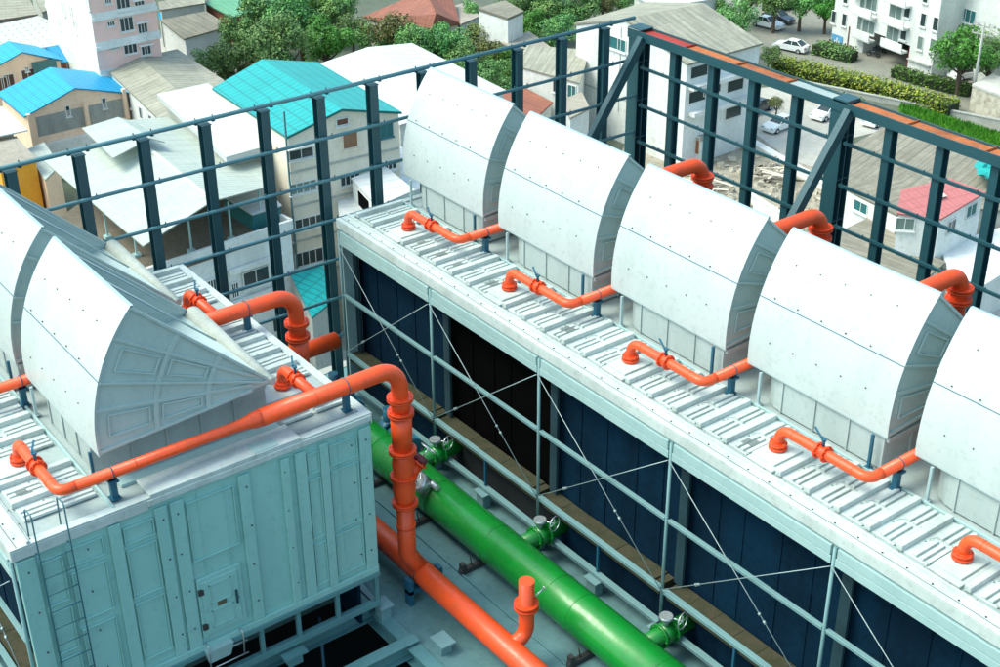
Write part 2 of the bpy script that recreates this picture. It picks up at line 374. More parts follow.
# ------------------------------------------------------------------ towers
PER = 3.2
def make_tower(xa, xb, ye, name, label, endwall, inlets_front, inlets_back, bays_black=()):
    yb = ye+5.54
    t = thing(name, label, 'cooling tower', (xa, ye, -15.1))
    ncell = round((xb-xa)/PER)
    # roof sheet + ribs
    m = MB(); m.box(xa, xb, ye, yb, RZ-.10, RZ); m.build('roof_deck', ROOFG, t)
    pw = PER/6
    for side in (0, 1):
        rb = MB(); dk = MB(); hd = MB()
        ya, yc = (ye+.36, ye+1.40) if side == 0 else (yb-1.22, yb-.12)
        L = yc-ya
        ins = inlets_front if side == 0 else inlets_back
        for i in range(int((xb-xa-.16)/pw)+1):
            x = xa+.1+i*pw
            if x+pw > xb-.02: break
            mid = x+pw/2
            plate = any(abs(mid-q) < pw*.62 for q in ins)
            if plate:
                rb.box(x-.01, x+pw-.04, ya-.06, yc-.35, RZ, RZ+.05); rb.box(x+.0, x+pw-.10, ya+.05, yc-.38, RZ+.051, RZ+.085); continue
            rb.box(x, x+pw-.06, ya, yc, RZ, RZ+.022)
            rb.box(x, x+.10, ya-.03, yc, RZ+.022, RZ+.11)          # tall lap rib
            for k in range(1, 4):
                xx = x+.075+k*.105
                w = .062
                rb.box(xx+.05, xx+.05+w, ya+.02, ya+L*.47, RZ+.022, RZ+.066)
                rb.box(xx+.05, xx+.05+w, ya+L*.54, yc-.02, RZ+.022, RZ+.066)
            if R.random() < .3:
                k = R.choice((1, 2)); xx = x+.075+k*.105+.05; a = ya+L*R.uniform(.1, .2); dk.box(xx, xx+.07, a, a+R.uniform(.15, .24), RZ+.0665, RZ+.069)
                if R.random() < .5: dk.box(xx+.105, xx+.172, a+.03, a+.22, RZ+.0665, RZ+.069)
            cx, cy = x+.22, ya+L*.51
            hd.tube(arc_path([(cx-.05, cy-.08, RZ+.02), (cx-.05, cy-.08, RZ+.05), (cx+.03, cy+.09, RZ+.05), (cx+.03, cy+.09, RZ+.02)], .02, 3), .0045, 5)
            for q in ((-.07, -.14), (.08, .13)): hd.cyl((cx+q[0], cy+q[1], RZ+.022), (cx+q[0], cy+q[1], RZ+.034), .014, 6)
        po = rb.build('roof_panel', ROOFW, t, .004); dk.build('roof_slot', SLOT, po); hd.build('lifting_handle', RAILM, po)
    # curb along the hoods
    m = MB(); m.box(xa+.05, xb-.05, ye+1.43, ye+1.47, RZ, RZ+.05); m.box(xa+.05, xb-.05, yb-1.36, yb-1.26, RZ, RZ+.05); m.build('curb', TRIM, t, .003)
    # edge lip with bolts
    for y0, y1, sg in ((ye-.04, ye+.28, -1), (yb-.1, yb+.04, 1)):
        m = MB(); m.box(xa-.04, xb+.04, y0, y1, RZ+.002, RZ+.03)
        yy = y0 if sg < 0 else y1-.02
        m.box(xa-.04, xb+.04, yy, yy+.02, RZ-.16, RZ+.002)
        if sg < 0: m.box(xa-.03, xb+.03, ye+.20, ye+.235, RZ+.03, RZ+.075)
        lo_ = m.build('edge_lip', ROOFW, t, .003)
        if sg < 0: m = MB(); m.box(xa-.02, xb+.02, ye+.055, ye+.068, RZ+.030, RZ+.033); m.box(xa-.02, xb+.02, ye+.236, ye+.25, RZ+.030, RZ+.033); m.build('lip_joint', SLOT, lo_)
    m = MB()
    i = xa+.2
    while i < xb: m.cyl((i, ye+.10, RZ+.03), (i, ye+.10, RZ+.042), .014, 6); m.cyl((i+.13, ye+.28, RZ+.01), (i+.13, ye+.28, RZ+.04), .011, 6); i += .40
    m.build('lip_bolt', BOLT, t)
    for x0, x1 in ((xa-.04, xa+.1), (xb-.1, xb+.04)):
        m = MB(); m.box(x0, x1, ye+.282, yb-.102, RZ+.002, RZ+.033); m.build('edge_lip', ROOFW, t, .003)
    cols = [xa+.02+(PER-(.09/ncell))*i for i in range(ncell+1)]
    for yy, sg in ((ye, 1), (yb, -1)):
        # fascia
        m = MB(); m.box(xa, xb, min(yy, yy+.03*sg), max(yy, yy+.03*sg), RZ-.52, RZ-.101); m.build('fascia', TRIM, t)
        for i in range(ncell):
            m = MB(); a, b_ = cols[i]+.06, cols[i+1]-.06; y0, y1 = sorted((yy-.055*sg, yy-.002*sg))
            m.box(a, b_, y0, y1, RZ-.36, RZ-.20); m.box(a-.02, b_+.02, y0+.0 if sg > 0 else y1-.02, y0+.02 if sg > 0 else y1, RZ-.50, RZ-.37); m.build('fascia_channel', GALV if False else TRIM, t, .004)
        for i, cx in enumerate(cols):
            m = MB(); m.tube([(cx, yy-.03*sg, -15.12), (cx, yy-.03*sg, RZ-.21)], .028, 12)
            m.build('column', RAILM, t)
            m = MB(); y0, y1 = sorted((yy+.24*sg, yy+.29*sg)); m.box(cx-.02, min(cx+.16, xb-.04), y0, y1, -14.40, RZ-.52); m.build('backing_post', BACKM, t)
        for z, hh, ww in ((-13.04, .07, .04), (-14.42, .085, .06), (-15.12, .085, .08)):
            for i in range(ncell):
                m = MB(); m.box(cols[i]+.036, cols[i+1]-.036, yy-.02-ww/2, yy-.02+ww/2, z-hh/2, z+hh/2-.012); m.box(cols[i]+.036, cols[i+1]-.036, yy-.04-ww/2, yy+ww/2, z+hh/2-.012, z+hh/2); m.build('side_rail', RAILM, t, .003)
        for i in range(ncell):
            cm = (cols[i]+cols[i+1])/2
            m = MB(); m.box(cm-.02, cm+.02, yy-.02, yy+.02, -15.07, -14.47); m.build('short_post', POSTB, t)
            yt = yy-.075*sg
            for p, q in (((cols[i], yt, RZ-.5), (cols[i+1], yt, -14.38)), ((cols[i+1], yt-.02*sg, RZ-.5), (cols[i], yt-.02*sg, -14.38))):
                m = MB(); m.cyl(p, q, .0075, 8); o = m.build('tie_rod', RODM, t)
                p, q = V(p), V(q); k = MB()
                c = q+(p-q)*(.32 if q.x > p.x else .26); d = (q-p).normalized(); k.cyl(c-d*.03, c+d*.03, .022, 8); k.cyl(c-d*.16, c-d*.12, .025, 8) if q.x > p.x else k.cyl(c+d*.04, c+d*.07, .028, 8); k.build('turnbuckle', RODM, o)
            # ledge of the cold basin and the fill or open bay behind it
            m = MB(); m.box(cols[i]+.01, cols[i+1]-.13, min(yy+.04*sg, yy+.36*sg), max(yy+.04*sg, yy+.36*sg), -14.62, -14.45)
            x = cols[i]+.03
            while x < cols[i+1]-.6: m.box(x, x+.474, min(yy+.06*sg, yy+.345*sg), max(yy+.06*sg, yy+.345*sg), -14.449, -14.425+R.uniform(0, .01)); x += .48
            m.build('basin_ledge', MOSS, t)
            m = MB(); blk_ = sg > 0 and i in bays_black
            ya_, yb_ = sorted((yy+.385*sg, yy+.62*sg)); m.box(cols[i]+.001, cols[i+1]-.001, ya_, yb_, -14.60, RZ-.101)
            for k in range(1, 5):
                xx = cols[i]+k*.64+R.uniform(-.1, .1); y0, y1 = sorted((yy+.37*sg, yy+.384*sg)); m.box(xx, xx+.03, y0, y1, -14.41, RZ-.11)
            m.build('fill_or_bay_shade', BLACKM if blk_ else FILLB, t)  # an open bay has no fill: its depth of shade is a black block
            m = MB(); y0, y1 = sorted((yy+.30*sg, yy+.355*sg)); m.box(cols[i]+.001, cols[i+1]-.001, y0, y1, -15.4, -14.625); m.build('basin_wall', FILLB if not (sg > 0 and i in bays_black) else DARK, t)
    # feet
    for yy in (ye-.05, yb+.10):
        for cx in [c for c in cols]+[(a+b_)/2 for a, b_ in zip(cols, cols[1:])]:
            m = MB(); m.box(cx-.16, cx+.16, yy-.13, yy+.13, -15.215, -15.18); m.box(cx-.11, cx+.11, yy-.09, yy+.09, -15.5, -15.215); m.build('foot', RAILM, t, .005)
    # solid end at the far (-X) side
    m = MB(); m.box(xa-.01, xa+.03, ye+.02, yb-.02, -15.0, RZ-.10); m.build('far_end_wall', TRIM, t)
    if endwall:
        X = xb; zb = -14.30
        # four wall modules
        ys = [ye+.02, ye+.30, ye+2.35, ye+4.0, yb-.22, yb]
        m = MB(); m.box(X-.04, X-.001, ye+.01, yb-.01, zb, RZ-.101)
        w = m.build('end_wall', ENDW, t)
        k = MB()
        def rib(y, w_, d=.05): k.box(X, X+d, y, y+w_, zb+.02, RZ-.19)
        for y, w_ in ((ye+.005, .26), (ye+1.30, .17), (ye+1.98, .18), (ye+2.21, .20), (ye+3.28, .18), (ye+3.98, .13), (ye+4.22, .18), (ye+4.64, .14), (ye+5.33, .205)): rib(y, w_, .05 if w_ > .15 else .06)
        for y in (ye+.66, ye+2.62, ye+3.03, ye+4.95): k.box(X, X+.022, y, y+.012, zb+.3, RZ-.22)
        k.box(X, X+.06, ye, yb, zb-.09, zb+.02)
        k.build('wall_rib', ENDW, w, .006)
        # pressed panels
        k = MB()
        def press(y0, y1, z0, z1, e=.042):
            for a in ((y0, y1, z0, z0+.016), (y0, y1, z1-.016, z1), (y0, y0+.016, z0+.016, z1-.016), (y1-.016, y1, z0+.016, z1-.016)): k.box(X, X+e, *a)
            k.box(X, X+.010, y0+.018, y1-.018, z0+.018, z1-.018)
        for (y0, y1, zz) in ((ye+.32, ye+.62, ((-12.5, -11.75), (-13.35, -12.62), (-14.2, -13.45))), (ye+.70, ye+1.2, ((-12.0, -11.7), (-12.95, -12.1), (-14.1, -13.1))), (ye+1.5, ye+1.95, ((-12.0, -11.72), (-12.95, -12.1), (-14.1, -13.05))),
                             (ye+2.45, ye+3.2, ((-12.75, -11.7),)), (ye+4.42, ye+4.63, ((-12.05, -11.68), (-13.25, -12.15), (-14.15, -13.35))), (ye+4.80, ye+5.30, ((-12.05, -11.68), (-13.25, -12.15), (-14.15, -13.35)))):
            for z0, z1 in zz: press(y0, y1, z0, z1)
        k.build('pressed_panel', ENDW, w, .004)
        k = MB()
        for yy in (ye+.15, ye+.95, ye+2.1, ye+2.3, ye+3.4, ye+4.05, ye+5.2, ye+5.44):
            for zz in (-11.8, -12.5, -13.2, -13.9):
                yj = yy+R.uniform(-.03, .03); k.cyl((X+.045, yj, zz), (X+.066, yj, zz+R.uniform(-.01, .01)), .013, 6)
        k.build('wall_bolt', BOLT, w)
        # inspection hatch
        y0, y1, z0, z1 = ye+2.44, ye+3.16, -14.15, -13.08
        h = MB(); h.box(X+.002, X+.05, y0, y1, z0, z1); h.box(X+.05, X+.075, y0+.06, y1-.08, z0+.06, z1-.06); ho = h.build('hatch', ENDW, t, .006)
        k = MB()
        for a, b_ in ((z0+.14, z0+.45), (z0+.58, z1-.14)):
            for q in ((y0+.16, y1-.2, a, a+.015), (y0+.16, y1-.2, b_-.015, b_), (y0+.16, y0+.175, a, b_), (y1-.215, y1-.2, a, b_)): k.box(X+.0755, X+.088, *q)
        k.build('hatch_pressing', ENDW, ho)
        k = MB(); k.box(X+.0755, X+.08, y0+.27, y0+.42, -13.66, -13.57); k.build('name_plate', flat('plate_brown', (.12, .11, .06)), ho)
        k = MB(); k.box(X+.0755, X+.10, y1-.15, y1-.12, -13.75, -13.5); k.cyl((X+.08, y1-.135, -13.62), (X+.13, y1-.135, -13.62), .02, 8); k.build('handle', STEEL, ho)
        for zz in (-13.95, -13.3):
            k = MB(); k.box(X+.05, X+.085, y0+.0, y0+.08, zz-.05, zz+.05); k.build('hinge', BOLT, ho)
        # lower frame under the wall
        m = MB(); m.box(X-.05, X+.05, ye, yb, -15.10, -14.98); m.box(X-.05, X+.08, ye, yb, -14.47, -14.39)
        m.build('base_beam', FRAMEM, t, .004)
        for yy in (ye+.02, ye+1.0, ye+2.0, ye+3.35, ye+4.0, ye+4.72, yb-.08):
            m = MB(); m.box(X-.03, X+.03, yy, yy+.07, -14.98, -14.47); m.build('base_post', FRAMEM, t)
        m = MB(); m.cyl((X-.9, yb-.03, -14.95), (X-.02, yb-.05, -14.45), .02, 6); m.cyl((X-1.6, yb-.05, -14.5), (X-.1, yb-.05, -14.95), .02, 6); m.build('base_brace', STEELL, t)
        m = MB()
        for yy in (ye+2.45, ye+3.02): m.tube(arc_path([(X+.05, yy, -14.28), (X+.14, yy, -14.25), (X+.16, yy, -14.4), (X+.10, yy+.01, -14.72)], .03, 4), .012, 6)
        m.cyl((X+.10, ye+2.5, -14.5), (X+.10, ye+3.1, -14.5), .012, 6); m.cyl((X+.10, ye+2.5, -14.75), (X+.10, ye+3.1, -14.75), .012, 6)
        m.build('step_rail', CHROME, t)
        m = MB(); m.hexa([(X+.06, ye+2.45, -14.62), (X+.12, ye+2.45, -14.62), (X+.12, ye+2.8, -14.62), (X+.06, ye+2.8, -14.62), (X+.06, ye+2.4, -14.36), (X+.17, ye+2.4, -14.36), (X+.17, ye+2.85, -14.36), (X+.06, ye+2.85, -14.36)]); m.build('drip_tray', TRIM, t)
        # white cap kerb above the end wall
        m = MB(); m.box(X-.42, X+.045, ye+1.95, yb-1.2, RZ+.034, RZ+.075); m.box(X-.16, X+.06, ye+1.9, yb+.02, RZ-.10, RZ+.0); m.box(X, X+.045, ye-.03, ye+1.9, RZ-.16, RZ)
        m.build('end_cap', ROOFW, t, .006)
        m = MB(); m.box(X-.62, X-.44, ye+1.74, yb-1.3, RZ+.002, RZ+.06); m.box(X-.20, X+.03, yb-1.95, yb-1.55, RZ+.076, RZ+.09); m.build('flashing', TRIM, t, .004)
    else:
        m = MB(); m.box(xb-.03, xb, ye+.06, yb-.06, -14.99, RZ-.101); m.build('end_wall', ENDW, t)
    return t

LY, RY = 3.69, 12.60
LXa, LXb = -22.05, -15.65
RXa, RXb = -22.05, -22.05+PER*6
fin_R = [-20.71+PER*i for i in range(6)]
tl = make_tower(LXa, LXb, LY, 'cooling_tower', 'short pale green cooling tower at lower left with hatch and ladder on its end wall', True, [-20.75, -17.55], [-20.2, -17.0])
tr = make_tower(RXa, RXb, RY, 'cooling_tower', 'long cooling tower at right whose open side shows dark navy fill behind crossed rods', False, fin_R, [-20.2+PER*i for i in range(6)], (1,))

hg = 'exhaust hoods on the cooling tower roofs'
make_hood(-18.99, LY, 'white hood on the lower left tower, its whole grey ribbed side showing', hg, 2.75, .42)
make_hood(-22.18, LY, 'white hood on the lower left tower, cut by the left edge of the photo', hg, 2.75)
rl = ['white hood on the long tower, farthest from camera beside the screen corner',
      'white hood on the long tower, second from the far end', 'white hood in the middle of the row of five on the long tower',
      'white hood on the long tower, second from the right edge of the photo', 'white hood on the long tower, cut off by the right edge of the photo']
for i in range(5): make_hood(-22.03+3.165*i, RY, rl[i], hg, 2.69, .05, -10.60)

# ------------------------------------------------------------------ orange pipework
PZ = -10.95
def valve(mb, hb, p, d):
    p, d = V(p), V(d).normalized()
    flange(mb, p-d*.07, d, .125, .03, 8); flange(mb, p+d*.07, d, .125, .03, 8); mb.cyl(p-d*.07, p+d*.07, .095, 14)
    hb.cyl(p+V((0, 0, .1)), p+V((0, 0, .20)), .022, 8); hb.cyl(p+V((0, 0, .20)), p+V((0, 0, .225)), .04, 8)
    hb.beam(p+V((-.02, -.02, .23)), p+V((-.26, .10, .25)), .03, .012)
def inlet_part(t, xi, yi, xh, yh, r=.078):
    """riser from the roof, elbow, valve, run to the header"""
    m = MB(); pts = arc_path([(xi, yi, RZ+.04), (xi, yi, PZ), (xh, yi, PZ), (xh, yh, PZ)], .26, 7)
    m.tube(pts, r, 18); o = m.build('branch_pipe', ORANGE, t)
    for q, ax in (((xh-.27, yi, PZ), (1, 0, 0)), ((xi+.27, yi, PZ), (1, 0, 0)), ((xi, yi, PZ-.26), (0, 0, 1))):
        k = MB(); k.ring(q, ax, r+.001, .004, 18, 5); k.build('weld_seam', ORANGED, o)
    f = MB(); flange(f, (xi, yi, RZ+.12), (0, 0, 1), .14, .035, 8); flange(f, (xi, yi, RZ+.175), (0, 0, 1), .135, .035, 8); f.cyl((xi, yi, RZ+.05), (xi, yi, RZ+.2), .10, 14)
    f.build('flange', ORANGED, t, .003)
    v = MB(); h = MB(); valve(v, h, (xi+.80 if xh-xi > 1 else xi+.42, yi, PZ), (1, 0, 0)); vo = v.build('valve', ORANGED, t, .003); h.build('lever', POSTB, vo)
def support(t, x, y, top=PZ-.10, base=RZ+.03, r=.12):
    m = MB(); m.box(x-.045, x+.045, y-.045, y+.045, base, top); m.box(x-.09, x+.09, y-.07, y+.07, top-.03, top+.0); m.box(x-.07, x+.07, y-.07, y+.07, base, base+.02)
    m.build('support_post', POSTB, t)
    m = MB(); m.ring((x, y, PZ), (0, 1, 0), r+.01, .008, 18, 5); m.build('pipe_clamp', POSTB, t)
def header(x, yi, yr, y_out, label, group, front_in=None, back_in=None, drop=-11.6, r1=.082, r2=.135, sup=(), big=False, dx=0.):
    t = thing('orange_pipe_run', label, 'pipe', (x, yi, RZ), group)
    m = MB()
    z2 = PZ if not big else PZ+.0
    pts = [(x, yr, PZ), (x, y_out, z2), (x, y_out, drop)] if not dx else [(x, yr, PZ), (x+dx, yr+1.4, z2+.07), (x+dx, y_out, z2+.07), (x+dx, y_out, drop)]
    path = arc_path(pts, .36, 9)
    m.tube(path, r2, 22); m.build('main_pipe', ORANGE, t)
    m = MB(); m.tube([(x, yi if front_in is None else yi+.24, PZ), (x, yr-.38, PZ), (x, yr-.26, PZ), (x, yr-.08, PZ), (x, yr+.02, PZ)], [r1, r1, r1+.012, r2*.94, r2*.99], 20); m.build('reducer', ORANGE, t)
    wl = MB()
    for yy in (yi+1.1, yr-.25, yr+.9):
        wl.ring((x, yy, PZ), (0, 1, 0), (r1 if yy < yr else r2)+.001, .005, 20, 5)
    wl.build('weld_seam', ORANGED, t)
    if front_in is not None: inlet_part(t, front_in, yi, x, yi+.3)
    if back_in is not None:
        yb_, xr = back_in[1], back_in[0]
        m = MB(); m.tube(arc_path([(xr, yb_, RZ+.04), (xr, yb_, PZ), (x-.02, yb_, PZ)], .2, 7), .085, 18); m.build('branch_pipe', ORANGE, t)
        v = MB(); h = MB(); valve(v, h, (xr+.45, yb_, PZ), (1, 0, 0)); vo = v.build('valve', ORANGED, t, .003); h.build('lever', POSTB, vo)
        f = MB(); flange(f, (xr, yb_, RZ+.13), (0, 0, 1), .14, .03, 8); f.cyl((xr, yb_, RZ+.05), (xr, yb_, RZ+.2), .105, 14); f.build('flange', ORANGED, t, .003)
    for yy in sup: support(t, x, yy, r=r1 if yy < yr else r2)
    return t
pg = 'orange pipe runs across the tower roofs'
# left tower, near header with the long drop
XA = -15.90
ta = header(XA, 4.50, 7.55, 9.97, 'long orange pipe with a flanged drop in front of the pale green tower end', pg, -17.48, (-17.0, 8.52), -12.2, sup=(5.25, 9.0))
def drop(t, x, y, z0, z1, rr=.15, strainer=True):
    m = MB()
    def fl(zs, r_):
        f = MB()
        for z in zs: flange(f, (x, y, z), (0, 0, 1), r_, .032, 10)
        f.build('flange', ORANGED, t, .003)
    fl((-11.50, -11.54), .215)
    m.cyl((x, y, -11.50), (x, y, -11.76), .15, 18)
    fl((-11.76, -11.81), .215)
    if z1 < -12.4:
        m.tube([(x, y, -11.8), (x, y, -12.5)], [.175, .165], 20)
        fl((-12.48, -12.52), .23)
        fl((-12.98, -13.02), .225)
        m.tube([(x, y, -12.55), (x, y, -12.62), (x, y, -12.75), (x, y, -12.9), (x, y, -13.05), (x, y, -13.2), (x, y, -13.42), (x, y, -13.5)], [.15, .16, .19, .17, .17, .195, .17, .15], 20)
        m.tube([(x, y, -13.95), (x, y, -14.0)], [.165, .165], 20)
        fl((-13.50, -13.54), .22)
        m.tube(arc_path([(x, y, -13.52), (x, y, -14.55), (x+.1, y+.2, -14.95)], .15, 5), .15, 20)
    else:
        m.cyl((x, y, -11.8), (x, y, z1), .165, 20)
    m.build('drop_pipe', ORANGE, t)
    if strainer:
        s = MB(); p = V((x, y, -13.1)); d = V((.05, .8, .75)).normalized(); s.tube([p, p+d*.38], .12, 16); flange(s, p+d*.38, d, .16, .03, 8); so = s.build('strainer', ORANGED, t)
        s = MB(); s.cyl(p+d*.4, p+d*.5, .12, 14); s.build('strainer_cover', flat('cover_maroon', (.16, .03, .04)), so)
        s = MB(); s.ring(p+d*.66, d, .14, .01, 18, 5); s.cyl(p+d*.5, p+d*.66, .015, 6)
        a = d.orthogonal().normalized(); b = d.cross(a)
        for q in (a, b): s.cyl(p+d*.66-q*.14, p+d*.66+q*.14, .007, 5)
        s.build('handwheel', CHROME, so)
drop(ta, XA, 9.97, 0, -14.9)
tb = header(-19.05, 4.50, 7.0, 9.92, 'orange pipe passing between the lower left hoods, from the left edge to the far drop', pg, -20.65, (-20.25, 8.50), -12.2, sup=(5.15, 9.0))
drop(tb, -19.05, 9.92, 0, -14.6, strainer=False)
m = MB(); m.tube(arc_path([(-19.02, 9.92, -14.5), (-19.02, 9.92, -15.0)], .2), .15, 18); m.build('foot_pipe', ORANGE, tb)
pl = ['orange pipe rising from the roof beside the hood farthest from camera', 'orange pipe between the second and third hoods of the long tower',
      'orange pipe between the third and fourth hoods of the long tower', 'orange pipe between the fourth and fifth hoods of the long tower',
      'orange pipe stub rising from the roof by the right edge of the photo']
for i in range(5):
    xh = -19.05+3.19*i
    t = header(xh, 13.36, 16.4, 19.45, pl[i], pg, fin_R[i], None, -12.6, sup=(13.98,), dx=.14, r2=.15)
    for zs in ((-11.17, -11.22), (-11.38, -11.43)):
        f = MB()
        for z in zs: flange(f, (xh+.14, 19.45, z), (0, 0, 1), .235, .035, 10)
        f.build('flange', ORANGED, t, .003)
# orange main on the deck
t = thing('orange_main_pipe', 'thick straight orange main pipe lying along the grey deck beside the green one', 'pipe', (-10, 10.18, -15.5))
m = MB(); m.cyl((-21.0, 10.18, -15.0), (-8.0, 10.18, -15.0), .205, 28); m.build('main_pipe', ORANGE, t)
m = MB()
for xx in (-15.3, -12.6, -11): m.ring((xx, 10.18, -15.0), (1, 0, 0), .197, .005, 24, 5)
m.build('weld_seam', ORANGED, t)
for xx in (-15.75, -12.3, -18.5):
    m = MB()
    for yy in (9.88, 10.48): m.box(xx-.08, xx+.08, yy-.04, yy+.04, -15.5, -14.98)
    m.box(xx-.08, xx+.08, 9.84, 10.52, -15.27, -15.2); m.build('pipe_support', POSTB, t)
    m = MB(); m.ring((xx, 10.18, -15.0), (1, 0, 0), .205, .01, 20, 5); m.build('u_bolt', BOLT, t)
m = MB(); m.tube(arc_path([(-13.37, 10.2, -14.95), (-13.37, 10.52, -14.85), (-13.37, 10.52, -13.8)], .22, 8), .125, 22); m.build('capped_riser', ORANGE, t)
m = MB()
for z in (-14.24, -14.31): flange(m, (-13.37, 10.52, z), (0, 0, 1), .20, .045, 8)
m.build('flange', ORANGED, t, .003)
m = MB(); m.cyl((-13.37, 10.66, -14.2), (-13.35, 10.84, -14.1), .015, 6); m.ring((-13.35, 10.86, -14.09), (0, 1, .5), .035, .008, 12, 5); m.build('bleed_cock', CHROME, t)
t = thing('orange_cross_pipe', 'short orange pipe running to the first column of the long tower', 'pipe', (-19, 11, -15.5))
m = MB(); m.cyl((-19.5, 10.0, -12.95), (-21.9, 12.48, -12.95), .01, 4)
m = MB(); m.cyl((-21.15, 9.9, -13.45), (-21.15, 11.85, -13.45), .17, 22); m.cyl((-21.15, 9.9, -13.45), (-21.15, 9.9, -15.1), .17, 18); m.build('main_pipe', ORANGE, t)
# green main
t = thing('green_main_pipe', 'wide glossy green main pipe with three valve branches lying along the deck', 'pipe', (-10, 11.62, -15.5))
m = MB(); m.cyl((-21.3, 11.62, -14.98), (-7.2, 11.62, -14.98), .375, 40); m.build('main_pipe', GREEN, t)
m = MB()
for xx in (-19.2, -17.3, -15.6, -13.9, -13.3, -11.4): m.ring((xx, 11.62, -14.98), (1, 0, 0), .376, .007, 36, 5)
m.build('weld_seam', GREEN, t)
for xx in (-15.85, -12.9, -19.0, -10.2, -17.5):
    m = MB(); m.box(xx-.05, xx+.05, 11.0, 12.2, -15.5, -15.40); m.box(xx-.05, xx+.05, 11.02, 11.1, -15.40, -15.28); m.cyl((xx, 11.25, -15.42), (xx, 11.22, -15.2), .012, 6); m.build('saddle', BOLT, t)
for i, xx in enumerate((-18.55, -15.35, -12.15, -8.95)):
    m = MB(); m.cyl((xx, 11.7, -14.98), (xx, 13.0, -14.98), .15, 20); flange(m, (xx, 12.25, -14.98), (0, 1, 0), .21, .035, 8); flange(m, (xx, 12.5, -14.98), (0, 1, 0), .21, .035, 8); m.cyl((xx, 12.27, -14.98), (xx, 12.48, -14.98), .18, 16)
    bo = m.build('branch_pipe', GREEN, t)
    m = MB(); m.cyl((xx, 12.37, -14.82), (xx, 12.37, -14.66), .05, 10); m.cyl((xx, 12.37, -14.68), (xx, 12.37, -14.62), .11, 14); m.build('gearbox', CHROME, bo)
    m = MB(); c = V((xx+.22, 12.52, -14.66)); d = V((1, .25, .1)).normalized(); m.ring(c, d, .135, .011, 22, 6); a = V((0, 0, 1)); a = (a-d*a.dot(d)).normalized(); b = d.cross(a)
    for q in (a, b): m.cyl(c-q*.135, c+q*.135, .007, 5)
    m.cyl((xx, 12.40, -14.66), c, .013, 6); m.build('handwheel', CHROME, bo)
m = MB(); p = V((-17.42, 11.35, -14.62)); m.cyl(p, p+V((0, -.16, .16)), .17, 16); m.cyl(p+V((-.3, .1, .04)), p+V((.28, .1, .04)), .06, 10); m.ring(p+V((0, -.22, .22)), (0, -1, 1), .16, .014, 18, 5); m.cyl(p+V((0, -.1, .1)), p+V((0, -.24, .24)), .02, 6); m.cyl(p+V((-.3, .1, .04)), p+V((-.34, .1, .04)), .1, 10); m.build('gauge', CHROME, t)
# pump beside the far end of the green main
def pump(x, y, label):
    t = thing('pump', label, 'pump', (x, y, -15.5), 'pumps near the far columns')
    m = MB(); m.box(x-.6, x+.6, y-.22, y+.22, -15.5, -15.36); m.build('base_plate', POSTB, t, .01)
    m = MB(); m.cyl((x-.15, y, -15.0), (x+.5, y, -15.0), .2, 24)
    for k in range(20):
        a = 2*math.pi*k/20; m.obox((x+.18, y+.215*math.cos(a), -15.0+.215*math.sin(a)), ((1, 0, 0), (0, math.cos(a), math.sin(a)), (0, -math.sin(a), math.cos(a))), (.3, .03, .006))
    m.box(x+.0, x+.25, y-.1, y+.1, -14.82, -14.66); m.box(x-.1, x+.45, y-.15, y+.15, -15.36, -15.2)
    m.build('motor', paint('motor_blue_%d' % int(abs(x*10)), (.02, .16, .24), (.01, .07, .11), .4, 4, .4), t)
    m = MB(); m.cyl((x-.45, y, -15.0), (x-.22, y, -15.0), .24, 20); m.cyl((x-.35, y, -15.0), (x-.35, y, -14.5), .1, 14); m.cyl((x-.22, y, -15), (x-.15, y, -15), .06, 10); m.build('casing', POSTB, t)
pump(-19.5, 12.15, 'blue finned electric pump beside the green branch pipe')
pump(-21.3, 12.0, 'blue pump at the foot of the far column')

# conduits and small things on the deck
for yy, lb in ((11.02, 'thin grey conduit on the deck between the orange and green mains'),):
    m = MB(); m.tube([(-21+.9*i, yy+R.uniform(-.012, .012), -15.475) for i in range(16)], .018 if yy > 11 else .012, 7); tag(m.build('conduit', FRAMEM, loc=(-14, yy, -15.48)), lb, 'conduit')
# ladder
LADM = paint('ladder_paint', (.05, .17, .20), (.03, .09, .11), .4, 4, .5)
t = thing('ladder', 'thin dark blue ladder hooked over the roof edge of the tower end wall', 'ladder', (-15.5, 4.2, -15))
for yy in (3.98, 4.42):
    m = MB(); m.tube(arc_path([(-15.48, yy, -15.0), (-15.48, yy, -10.86), (-15.74, yy, -10.90), (-15.78, yy, -11.37)], .05, 4), .011, 8); m.build('rail', LADM, t)
z = -11.62
while z > -15: 
    m = MB(); m.cyl((-15.48, 3.98, z), (-15.48, 4.42, z), .009, 6); m.build('rung', LADM, t); z -= .29
m = MB()
for yy in (3.98, 4.42): m.cyl((-15.64, yy, -11.55), (-15.48, yy, -11.55), .012, 6)
m.build('bracket', POSTB, t)

# ------------------------------------------------------------------ deck
m = MB(); m.box(-23.2, 0, 9.46, 12.28, -15.8, -15.5); m.box(-23.2, -16.9, 3.0, 9.46, -15.8, -15.5); m.box(-23.2, 0, 18.4, 21.4, -15.8, -15.5); m.box(-23.2, 0, 12.28, 18.4, -15.8, -15.504)
struct(m.build('deck_floor', DECK))
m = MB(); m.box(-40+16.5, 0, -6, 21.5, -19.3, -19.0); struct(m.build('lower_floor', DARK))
m = MB(); m.box(-23.4, 0.2, 21.45, 21.7, G, -15.5); m.box(-23.45, -23.22, -6, 21.45, G, -15.5); m.box(-23.2, -16.9, 2.7, 2.98, -19, -15.5)
struct(m.build('building_edge', WALLG))
t = thing('steel_beam_frame', 'blue grey steel beams crossing the dark opening below the green tower end', 'beam', (-14.5, 6, -15.6))
m = MB(); m.ibeam((-16.0, 2.5, -15.50), (-16.0, 9.44, -15.50), .2, .28, .02); m.build('beam', FRAMEM, t)
